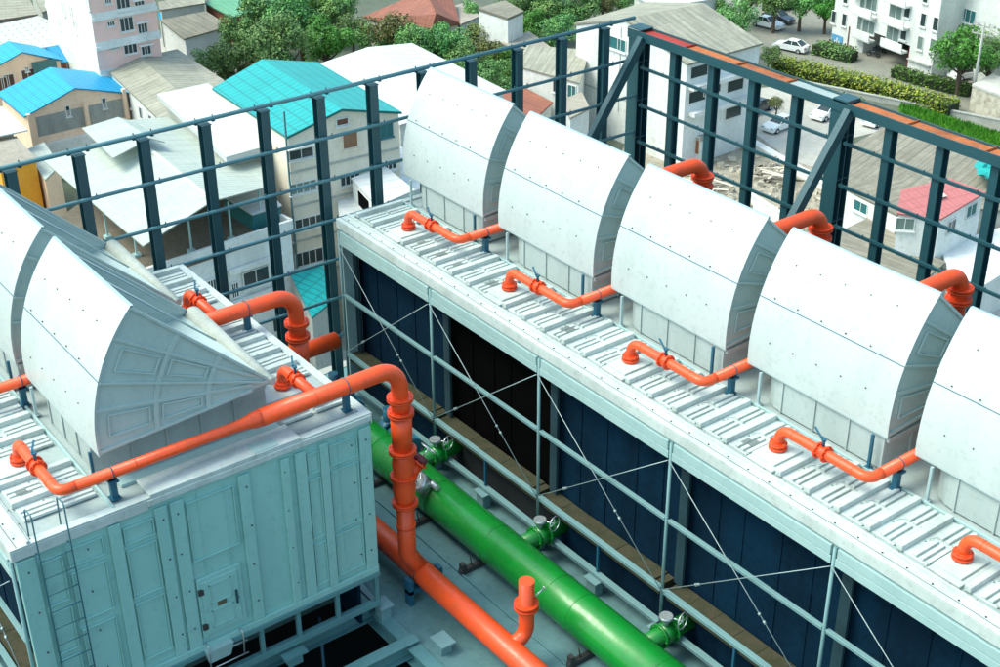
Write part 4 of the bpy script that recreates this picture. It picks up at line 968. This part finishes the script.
# -- white apartment block upper right
A, B = at(831, 41, G), at(930, 79, G); u = (B-A); nn = V((-u.y, u.x, 0)).normalized()
if nn.dot(A) < 0: nn = -nn
dep = 16.
t = thing('apartment_block', 'white apartment block with balconies and an open garage at top right', 'building', (A.x, A.y, G), 'apartment blocks')
un = u.normalized(); top = -33
def blk(s0, s1, d0, d1, z0, z1, mat, name='wall'):
    m = MB(); q = [A+un*s0+nn*d0, A+un*s1+nn*d0, A+un*s1+nn*d1, A+un*s0+nn*d1]
    m.hexa([V((p.x, p.y, z0)) for p in q]+[V((p.x, p.y, z1)) for p in q]); return m.build(name, mat, t)
L = u.length
F = Facade(t, A, B)
def ss(px, py): q = on_plane(px, py, F.p, F.n); return (q-A).dot(un), q.z
g0, g1 = ss(862, 55)[0], ss(908, 62)[0]; gz = G+3.0
blk(0, g0, 0, dep, G, gz, WALLW); blk(g1, L, 0, dep, G, gz, WALLW); blk(g0, g1, 9, dep, G, gz, BLACKM, 'garage_back'); blk(0, L, 0, dep, gz, top, WALLW)  # garage back is coloured black for the shade deep inside
blk(g0, g1, .0, 9, G+.02, G+.03, ASPH, 'garage_floor')
blk(L, L+12, 4.0, dep+4, G, top, WALLW)
for px, py, w, h, p_ in ((834, 17, .7, 1.5, GLASS), (844.5, 20, .7, 1.5, GLASS), (869, 27, 2.0, 1.5, CURT), (860, 23, .7, 1.7, CURT), (872, 4, 1.8, 1.5, CURT), (863, 2, .7, 1.6, CURT), (896, 12, 2.0, 1.5, CURT), (907.5, 12.5, .9, 1.1, GLASS),
                     (893, 34, 2.0, 1.6, CURT), (904, 35, .9, 1.1, GLASS), (923.5, 20, .75, 1.5, GLASS), (936, 24, .75, 1.5, GLASS), (920.5, 43, .75, 1.5, CURT), (933, 45, .75, 1.4, CURT), (846, -2, .7, 1.3, GLASS), (926, -3, .7, 1.3, GLASS)):
    if (ss(px, py)[0] < L): F.win(px, py, w, h, p_, bars=1 if w > 1 else 0)
for px, py, w in ((866, 38, 3.2), (868, 15, 3.2), (897, 48, 3.6), (899, 25, 3.6), (901, 3, 3.6), (864, -6, 3.2)):
    F.block(px, py, w, .25, 1.0, WALLW, 'balcony_slab'); q = on_plane(px, py-3, F.p, F.n); m = MB(); m.obox(q+F.n*1.0+V((0, 0, .15)), (F.u, F.n, V((0, 0, 1))), (w/2, .06, .5)); m.build('balcony_rail', WALLG if False else WALLW, t)
B2 = A+un*L+nn*4.0; F4 = Facade(t, B2, B2+un*12)
for px, py, w in ((953, 23, 3.4), (953, -2, 3.4), (968, 16, 2.2)): F4.win(px, py, w, 1.5, TEALG, bars=2)
F.block(837, 42, 2.0, 1.8, .05, flat('sign_blue', (.10, .33, .55)), 'wall_sign')
m = MB(); 
for dx in (-.35, 0., .35):
    q = on_plane(837, 42, F.p, F.n)+F.n*.06+F.u*dx+V((0, 0, .1-abs(dx))); m.obox(q, (F.u, F.n, V((0, 0, 1))), (.1, .01, .45))
m.build('sign_mark', WALLW, t)
F.block(848, 42, .12, 4.0, .12, flat('drain_brown', (.15, .07, .05)), 'drain_pipe')
F.block(920, 62, 3.6, .12, .4, WALLG, 'ledge')
blk(g1-1.1, g1-.5, 1.0, 1.6, G+.04, G+2.3, flat('red_cabinet', (.42, .03, .05)), 'garage_pillar')
# motorcycles in the garage mouth would be specks: two are visible
def motorbike(px, py, label):
    p = at(px, py, G); t = thing('motorcycle', label, 'motorcycle', p, 'motorcycles at the garage'); d = (un+nn*.4).normalized(); s = d.cross(V((0, 0, 1)))
    for k in (-.6, .6):
        m = MB(); m.ring(p+d*k+V((0, 0, .3)), s, .24, .06, 16, 6); m.build('wheel', TYRE, t)
    m = MB(); m.tube([p+d*-.5+V((0, 0, .75)), p+V((0, 0, .6)), p+d*.35+V((0, 0, .8))], [.14, .18, .12], 8); m.cyl(p+d*.6+V((0, 0, .3)), p+d*.4+V((0, 0, 1.0)), .04, 6); m.cyl(p+d*.4+s*.3+V((0, 0, 1.0)), p+d*.4-s*.3+V((0, 0, 1.0)), .025, 6); m.build('body', CARD, t)
motorbike(873, 57, 'dark motorcycle parked at the left of the garage mouth'); motorbike(879, 52.5, 'dark motorcycle standing deeper in the garage mouth')

# -- utility poles
def pole(px, py, h, label, arms=2):
    p = at(px, py, G); t = thing('utility_pole', label, 'utility pole', p, 'utility poles')
    m = MB(); m.tube([p, p+V((0, 0, h))], [.2, .13], 8); m.build('post', WALLG, t)
    d = (un*.9+nn*.3).normalized()
    for k in range(arms):
        m = MB(); z = V((0, 0, h-.4-k*.9)); m.beam(p+z-d*1.3, p+z+d*1.3, .12, .12)
        for q in (-1.2, -.6, .6, 1.2): m.cyl(p+z+d*q, p+z+d*q+V((0, 0, .3)), .07, 6)
        m.build('crossarm', WALLG, t)
    return p, d, h
p1, d1, h1 = pole(971, 106, 9.5, 'pale concrete utility pole with crossarms beside the round tree')
p2, d2, h2 = pole(735, 60, 8.0, 'pale lamp pole beside the factory roof at top right', 0)
m = MB(); q = p2+V((0, 0, 7.6)); m.tube([q, q+V((.9, .5, .4)), q+V((1.6, .9, .5))], .06, 6); m.obox(q+V((1.9, 1.05, .5)), ((1, .5, 0), (-.5, 1, 0), (0, 0, 1)), (.5, .15, .08)); m.build('lamp', WALLW, bpy.data.objects['utility_pole.001'])
for k, dd in enumerate((-1.2, .6)):
    a = p1+V((0, 0, h1-.1))+d1*dd; b = a+un*30+V((0, 0, .5)); m = MB(); m.tube([a+(b-a)*s/8-V((0, 0, 1.2*4*(s/8)*(1-s/8))) for s in range(9)], .02, 4)
    tag(m.build('power_line', BOLT, loc=a), ('thin power line from the outer end of the pole crossarm' if k == 0 else 'thin power line from the inner insulator of the pole crossarm'), 'cable', 'power lines')
t, c = house('gate_house', 'stone latticed building at the right edge under the pole', 'building', [[(972, 84, -51), (992, 74, -51), (1025, 84, -51), (1005, 97, -51)]], paint('roof_pale', (.5, .5, .45), (.25, .25, .22), .6, .5, .8), paint('lattice_stone', (.55, .52, .42), (.20, .17, .12), .95, 1.6, .9, streak=False), .25, .97)

# -- cars
def make_car(px, py, px2, py2, body, label):
    a, b = at(px, py, G), at(px2, py2, G); d = (b-a).normalized(); s = V((0, 0, 1)).cross(d); p = (a+b)/2
    t = thing('parked_car', label, 'car', (p.x, p.y, G), 'parked cars')
    W = lambda x, y, z: p+d*x+s*y+V((0, 0, z))
    prof = [(-2.2, .30), (-2.2, .72), (-2.05, .92), (-1.3, .98), (.95, .96), (1.95, .78), (2.2, .62), (2.22, .30)]
    m = MB(); n = len(prof)
    L_, R_ = [W(x, .86 if 0 < i < n-1 else .82, z) for i, (x, z) in enumerate(prof)], [W(x, -.86 if 0 < i < n-1 else -.82, z) for i, (x, z) in enumerate(prof)]
    for i in range(n-1): m.face([L_[i], L_[i+1], R_[i+1], R_[i]][::-1])
    m.face([L_[0], R_[0], R_[-1], L_[-1]]); m.face(L_); m.face(R_[::-1])
    # cabin pillars and roof
    cab = [(-1.75, .96, .80), (-1.05, 1.42, .62), (.15, 1.44, .62), (1.0, .95, .78)]
    m.hexa([W(-1.0, -.60, 1.41), W(.12, -.60, 1.43), W(.12, .60, 1.43), W(-1.0, .60, 1.41), W(-.95, -.56, 1.46), W(.08, -.56, 1.48), W(.08, .56, 1.48), W(-.95, .56, 1.46)])
    for sg in (-1, 1):
        for (xa_, za_, ya_), (xb_, zb_, yb_) in ((cab[0], cab[1]), (cab[2], cab[3])): m.beam(W(xa_, sg*ya_, za_), W(xb_, sg*yb_, zb_), .09, .09)
        m.beam(W(-.4, sg*.79, .96), W(-.4, sg*.63, 1.43), .07, .07)
    m.build('body', body, t, .03)
    m = MB(); q = [W(x, sg*y*.985, z-.02) for sg in (1, -1) for x, z, y in cab]
    l, r_ = q[:4], q[4:]
    m.face(l[::-1]); m.face(r_); 
    for i in range(3): m.face([l[i], l[i+1], r_[i+1], r_[i]])
    m.build('windows', GLASS, t)
    for x in (-1.4, 1.4):
        for y in (-.78, .78):
            m = MB(); m.cyl(W(x, y-.1, .32), W(x, y+.1, .32), .32, 16); o = m.build('wheel', TYRE, t)
            m = MB(); m.cyl(W(x, y-.11, .32), W(x, y+.11, .32), .18, 10); m.build('rim', CHROME, o)
    for y in (-.62, .62):
        m = MB(); m.obox(W(2.13, y, .68), (d, s, (0, 0, 1)), (.07, .18, .07)); m.build('headlight', CHROME, t)
        m = MB(); m.obox(W(-2.19, y, .75), (d, s, (0, 0, 1)), (.03, .16, .08)); m.build('tail_light', RED, t)
make_car(754, 24, 781, 31, CARW, 'white saloon car parked beside the dark car by the trees')
make_car(765, 18, 791, 25, CARD, 'dark saloon car parked under the trees at top right')
make_car(803, 53, 778, 48, CARW, 'white hatchback alone on the street above the yellow hedge')
make_car(793, 124, 766, 134, CARW, 'white car parked alone in the yard between the screen posts')
make_car(768, 107, 745, 117, CARD, 'dark car half hidden behind a screen post in the yard')
make_car(838, 112, 815, 122, CARW, 'white car partly hidden behind the diagonal brace')
make_car(888, 117, 866, 129, CARW, 'white car just right of the braced column, beside the brown roof')
make_car(980, 76, 953, 80, CARW, 'silvery white car behind the hedge under the round tree')

# -- rubble
m = MB()
for i in range(900):
    if i < 650: px, py = R.uniform(650, 845), R.uniform(118, 255)
    else: px, py = R.uniform(955, 1010), R.uniform(205, 245)
    if i < 650 and not (py > 112+(px-722)*.55+10): continue
    p = at(px, py, G); s_ = R.uniform(.08, .45)
    ax = Matrix.Rotation(R.uniform(0, 6), 3, V((R.random(), R.random(), R.random())).normalized())
    m.obox(p+V((0, 0, s_*.3)), (ax @ V((1, 0, 0)), ax @ V((0, 1, 0)), ax @ V((0, 0, 1))), (s_, s_*R.uniform(.3, .9), s_*R.uniform(.2, .6)))
tag(m.build('rubble', paint('rubble_stone', (.52, .49, .40), (.20, .16, .10), .95, .9, .9, streak=False)), 'broken concrete and stones strewn over the building yard', 'rubble', None, 'stuff')
def planks(px, py, label, n=14):
    p = at(px, py, G); t = thing('plank_pile', label, 'planks', p, 'heaps of planks')
    for i in range(n):
        a = R.uniform(-.4, .4)+(.5 if i % 3 else 1.9); d = V((math.cos(a), math.sin(a), R.uniform(-.08, .08))); c = p+V((R.uniform(-1.5, 1.5), R.uniform(-1.5, 1.5), .1+i*.07))
        m = MB(); m.beam(c-d*1.6, c+d*1.6, .2, .07); m.build('plank', WALLC if i % 2 else SLAB, t)
planks(772, 178, 'heap of pale planks in the rubble yard'); planks(700, 190, 'heap of pale planks nearer the screen corner, left of the other')

# ------------------------------------------------------------------ vegetation
def leaf_mesh(name, mat, clumps, leaf, per, rnd, flatk=1.):
    m = MB()
    for (c, r) in clumps:
        for _ in range(per):
            d = V((rnd.gauss(0, 1), rnd.gauss(0, 1), rnd.gauss(0, 1))).normalized()
            if d.z < -.55 and rnd.random() < .7: d.z = -d.z
            p = V(c)+V((d.x*r, d.y*r, d.z*r*flatk))*rnd.uniform(.72, 1.06)
            n = (d+V((rnd.gauss(0, .5), rnd.gauss(0, .5), rnd.gauss(0, .5)+.3))).normalized(); a = n.orthogonal().normalized()
            a = (Matrix.Rotation(rnd.uniform(0, 6.28), 3, n) @ a); b = n.cross(a); s = leaf*rnd.uniform(.6, 1.3)
            m.face([p-a*s, p-b*s*.6, p+a*s, p+b*s*.6])
    me = bpy.data.meshes.new(name); me.from_pydata([tuple(v) for v in m.v], [], m.f); me.materials.append(mat); return me
def tree_proto(mat, h, cr, seed, leaf=.16, per=150, n=28, flatk=.85):
    rnd = random.Random(seed); cl = []
    for _ in range(n):
        d = V((rnd.gauss(0, 1), rnd.gauss(0, 1), rnd.gauss(0, 1))).normalized(); k = rnd.uniform(.35, .85)
        cl.append((V((d.x*cr*k, d.y*cr*k, h*.62+d.z*cr*k*.8)), cr*rnd.uniform(.22, .40)))
    crown = leaf_mesh('crown', mat, cl, leaf, per, rnd, flatk)
    m = MB(); m.tube([(0, 0, 0), (.1, .05, h*.3), (0, .1, h*.6)], [.32, .24, .12], 8)
    for c, r in cl[:9]: m.tube([(0, .05, h*.3), (c.x*.5, c.y*.5, h*.42), (c.x, c.y, c.z)], [.14, .08, .03], 5)
    trunk = bpy.data.meshes.new('trunk'); trunk.from_pydata([tuple(v) for v in m.v], [], m.f); trunk.materials.append(BARK)
    return crown, trunk, h, cr
protos = {'g': [tree_proto(LEAF, 8.5, 3.4, 11), tree_proto(LEAF, 9.5, 3.2, 12, n=30)], 'o': [tree_proto(LEAFO, 8, 3.2, 13, .16, 100, 26)], 'b': [tree_proto(LEAFB, 7.5, 3.1, 14, .14, 220, 32, .95)]}
TREES = [  # crown centre px, py, radius px, kind, label
 (207, 62, 14, 'g', 'dense green tree beside the beige warehouse roof'), (226, 60, 16, 'g', 'dark green tree between the warehouse and the teal roof'), (236, 38, 18, 'g', 'green tree right of the mottled grey roof house'),
 (246, 72, 11, 'o', 'brownish tree touching the left edge of the teal roof'), (256, 18, 20, 'g', 'green tree right of the light green roof'), (278, 40, 24, 'g', 'large tree behind the ridge of the teal roof'),
 (300, 20, 25, 'g', 'largest spreading tree at the top edge above the teal roof'), (325, 40, 20, 'b', 'bright green tree behind the right slope of the teal roof'), (338, 12, 16, 'g', 'dark tree at the top edge left of the red hipped roof'),
 (352, 28, 13, 'g', 'narrow dark tree between the big tree and the red hipped roof'), (392, 32, 20, 'o', 'olive tree in front of the red hipped roof'), (415, 42, 17, 'g', 'green tree behind the large white roof'),
 (383, 42, 13, 'g', 'small green tree behind the left slope of the large white roof'), (445, 42, 17, 'g', 'green tree left of the pale flat roof'), (462, 55, 16, 'g', 'green tree just above the rail at top centre'), (478, 36, 15, 'o', 'pale olive tree below the white washed block'), (490, 52, 14, 'o', 'dry olive tree above the screen rail at top centre'),
 (490, 78, 18, 'g', 'dark tree seen below the rail beside the far hood'), (514, 72, 13, 'b', 'bright tree between two screen posts by the far hood'), (532, 24, 13, 'b', 'round bright tree right of the white washed block'),
 (548, 8, 16, 'g', 'dark tree at the top edge, centre'), (560, 30, 15, 'g', 'dark tree left of the white gable'), (580, 6, 16, 'g', 'green tree at the top edge behind the white gable'), (546, 42, 10, 'g', 'small dark tree just above the rail left of the gable'), (602, 6, 14, 'o', 'olive tree at the top edge behind the factory roof'),
 (512, 8, 13, 'g', 'tree at the top edge right of the white washed block'), (640, -2, 10, 'g', 'tree top at the upper edge above the factory roof'),
 (736, 18, 16, 'g', 'tree overhanging the lamp pole at top right'), (748, -6, 15, 'g', 'tree behind the two parked cars'), (776, -4, 14, 'g', 'dark tree over the dark parked car'), (802, 0, 14, 'g', 'tree at the top edge left of the apartment block'), (827, 8, 12, 'b', 'bright small tree against the left wall of the apartment block'),
 (769, 55, 9, 'g', 'bushy small tree at the factory corner by the hedge'), (964, 52, 20, 'b', 'round bright green tree in front of the apartment block'), (985, 22, 19, 'g', 'tall tree behind the utility pole'), (1003, 42, 16, 'g', 'tree at the right edge behind the pole'), (975, 2, 17, 'g', 'tree at the top edge beside the apartment block'),
 (777, 103, 7, 'o', 'small shrub-like tree at the edge of the car park'), (572, 118, 7, 'b', 'small bright bush low between the screen posts'), (700, 2, 10, 'g', 'tree behind the factory ridge at the top edge'), (20, -6, 10, 'g', 'tree top above the corner shed')]
TREES += [(px, py, 12, 'g', lb) for px, py, lb in ((268, 60, 'low tree hugging the ridge end of the teal roof'), (350, 4, 'tree at the top edge above the narrow dark tree'), (365, 38, 'tree below the red hipped roof eave'), (430, 55, 'tree at the corner of the large white roof'), (505, 30, 'tree below the white washed block'), (473, 14, 'tree between red hipped roof and white washed block'))]
TREES += [(px, py, rp, k, lb) for px, py, rp, k, lb in ((290, 5, 16, 'g', 'tree crown cut by the top edge above the teal roof'), (318, 3, 15, 'b', 'bright crown cut by the top edge right of centre of the teal roof'), (400, 58, 12, 'g', 'low tree at the ridge of the large white roof'),
  (424, 68, 12, 'o', 'olive tree over the right slope of the large white roof'), (455, 75, 15, 'g', 'dark tree below the rail left of the far hood'), (472, 68, 13, 'g', 'tree crossed by the top rail left of the far post'), (500, 60, 12, 'b', 'bright tree crossed by the top rail at the far post'), (527, 5, 14, 'g', 'tree crown cut by the top edge above the round bright tree'), (566, 14, 12, 'g', 'tree between the dark tree and the olive tree at the top edge'), (455, 28, 10, 'o', 'small olive tree right of the red hipped roof'), (620, 2, 11, 'g', 'tree crown cut by the top edge over the factory ridge'), (714, 10, 12, 'g', 'tree crown left of the lamp pole at the top edge'), (990, 60, 12, 'g', 'tree low at the right edge behind the stone building'), (250, 48, 16, 'g', 'tree between the mottled grey roof and the teal ridge'), (228, 78, 10, 'o', 'brownish tree low beside the warehouse roof corner'))]
for i, (px, py, rp, k, lb) in enumerate(TREES):
    crown, trunk, h, cr = protos[k][i % len(protos[k])]
    s = 1.
    for _ in range(6):
        p = at(px, py, G+h*.62*s); dist = p.length; s = rp*dist/F_PX/cr*1.4
    t = thing('tree', lb, 'tree', (p.x, p.y, G), 'trees of the town'); t.scale = (s, s, s); t.rotation_euler = (0, 0, R.uniform(0, 6.28))
    for nm, me in (('crown', crown), ('trunk', trunk)): o = bpy.data.objects.new(nm, me); COL.objects.link(o); o.parent = t
def hedge(label, pts, w, h, mat, dens=70, name='hedge', leaf=.14):
    P = [at(x, y, G) for x, y in pts]; rnd = random.Random(len(label)); m = MB()
    for a, b in zip(P, P[1:]):
        d = b-a; L = d.length; d.normalize(); s = V((-d.y, d.x, 0))
        for _ in range(int(L*dens)):
            hh = h*(1+.18*math.sin(rnd.random()*6))
            if rnd.random() < .5: q = a+d*rnd.uniform(0, L)+s*rnd.uniform(-w, w)+V((0, 0, hh*rnd.uniform(.85, 1.05)))
            else: q = a+d*rnd.uniform(0, L)+s*(w*rnd.choice((-1, 1))*rnd.uniform(.85, 1.05))+V((0, 0, h*rnd.uniform(0, 1)))
            n = V((rnd.gauss(0, 1), rnd.gauss(0, 1), rnd.gauss(.8, 1))).normalized(); aa = n.orthogonal().normalized(); bb = n.cross(aa); k = leaf*rnd.uniform(.6, 1.4)
            m.face([q-aa*k, q-bb*k*.6, q+aa*k, q+bb*k*.6])
    t = thing(name, label, 'hedge', (P[0].x, P[0].y, G), 'hedges of the town'); m.build('foliage', mat, t)
    c = MB()
    for a, b in zip(P, P[1:]): c.beam(a+V((0, 0, h*.42)), b+V((0, 0, h*.42)), w*1.5, h*.82)
    c.build('core', flat('hedge_core_'+str(len(bpy.data.objects)), (.02, .035, .01), .9), t)
hedge('long yellow flowering hedge above the rusty channel', [(776, 70), (830, 83), (880, 95), (953, 115)], 1.5, 1.5, LEAFY, 210)
hedge('clipped dark green hedge left of the garage drive', [(815, 53), (854, 62)], 1.1, 1.4, LEAF, 130)
hedge('clipped yellowish hedge strip against the apartment wall', [(826, 48), (850, 55)], .6, .9, LEAFO, 90)
hedge('clipped green hedge right of the garage drive', [(894, 76), (930, 87), (970, 96)], .9, 1.2, LEAFB, 130)
hedge('dark bushes behind the yard wall under the rusty channel', [(800, 96), (860, 112)], .9, 1.3, LEAF, 110)
hedge('dark clipped row behind the parked saloons', [(765, 12), (815, 4)], 1., 1.8, LEAF, 110)
# grass strip
rnd = random.Random(5); m = MB()
for _ in range(15000):
    a_, b_ = rnd.random(), rnd.random(); px = 900+(1040-900)*a_; py = 105+(148-105)*a_+b_*20
    q = at(px, py, G); k = rnd.uniform(.12, .35); ang = rnd.uniform(0, 6.28); d = V((math.cos(ang), math.sin(ang), 0))
    m.face([q-d*.12, q+d*.12, q+V((rnd.uniform(-.15, .15), rnd.uniform(-.15, .15), k*2.2))])
tag(m.build('grass', GRASS), 'bright green grass verge at the right edge above the rusty channel', 'grass', None, 'stuff')
patch('verge', [(898, 103), (1045, 146), (1045, 172), (900, 130)], paint('verge_green', (.05, .16, .02), (.03, .08, .01), .6, .5, .9, streak=False), .02)

# ------------------------------------------------------------------ camera, light, world
cam = bpy.data.cameras.new('Camera'); co = bpy.data.objects.new('Camera', cam); COL.objects.link(co)
cam.sensor_width = 36; cam.lens = 36*F_PX/1000; cam.clip_end = 3000; cam.clip_start = .1
co.matrix_world = Matrix((( cR.x, cU.x, -cF.x, 0), (cR.y, cU.y, -cF.y, 0), (cR.z, cU.z, -cF.z, 0), (0, 0, 0, 1)))
scene.camera = co
w = bpy.data.worlds.new('World'); scene.world = w; w.use_nodes = True; t = w.node_tree
bg = t.nodes['Background']; sky = t.nodes.new('ShaderNodeTexSky'); sky.sky_type = 'NISHITA'; sky.sun_disc = False
sun_dir = V((-.35, -.62, 1.05)).normalized()      # towards the sun
sky.sun_elevation = math.asin(sun_dir.z); sky.sun_rotation = math.atan2(sun_dir.x, sun_dir.y); sky.dust_density = 3.; sky.air_density = 1.
t.links.new(mixc(t, 1.0, sky.outputs[0], (.90, 1.04, .95), 'MULTIPLY'), bg.inputs[0]); bg.inputs[1].default_value = .15
sl = bpy.data.lights.new('Sun', 'SUN'); so = bpy.data.objects.new('Sun', sl); COL.objects.link(so)
sl.energy = .95; sl.angle = math.radians(25); sl.color = (1, .96, .88)
so.rotation_euler = sun_dir.to_track_quat('Z', 'Y').to_euler()
vs = scene.view_settings; vs.view_transform = 'Standard'; vs.look = 'None'; vs.exposure = 1.3; vs.gamma = 1
scene.render.engine = 'CYCLES'
scene.render.resolution_x = 1024; scene.render.resolution_y = 683
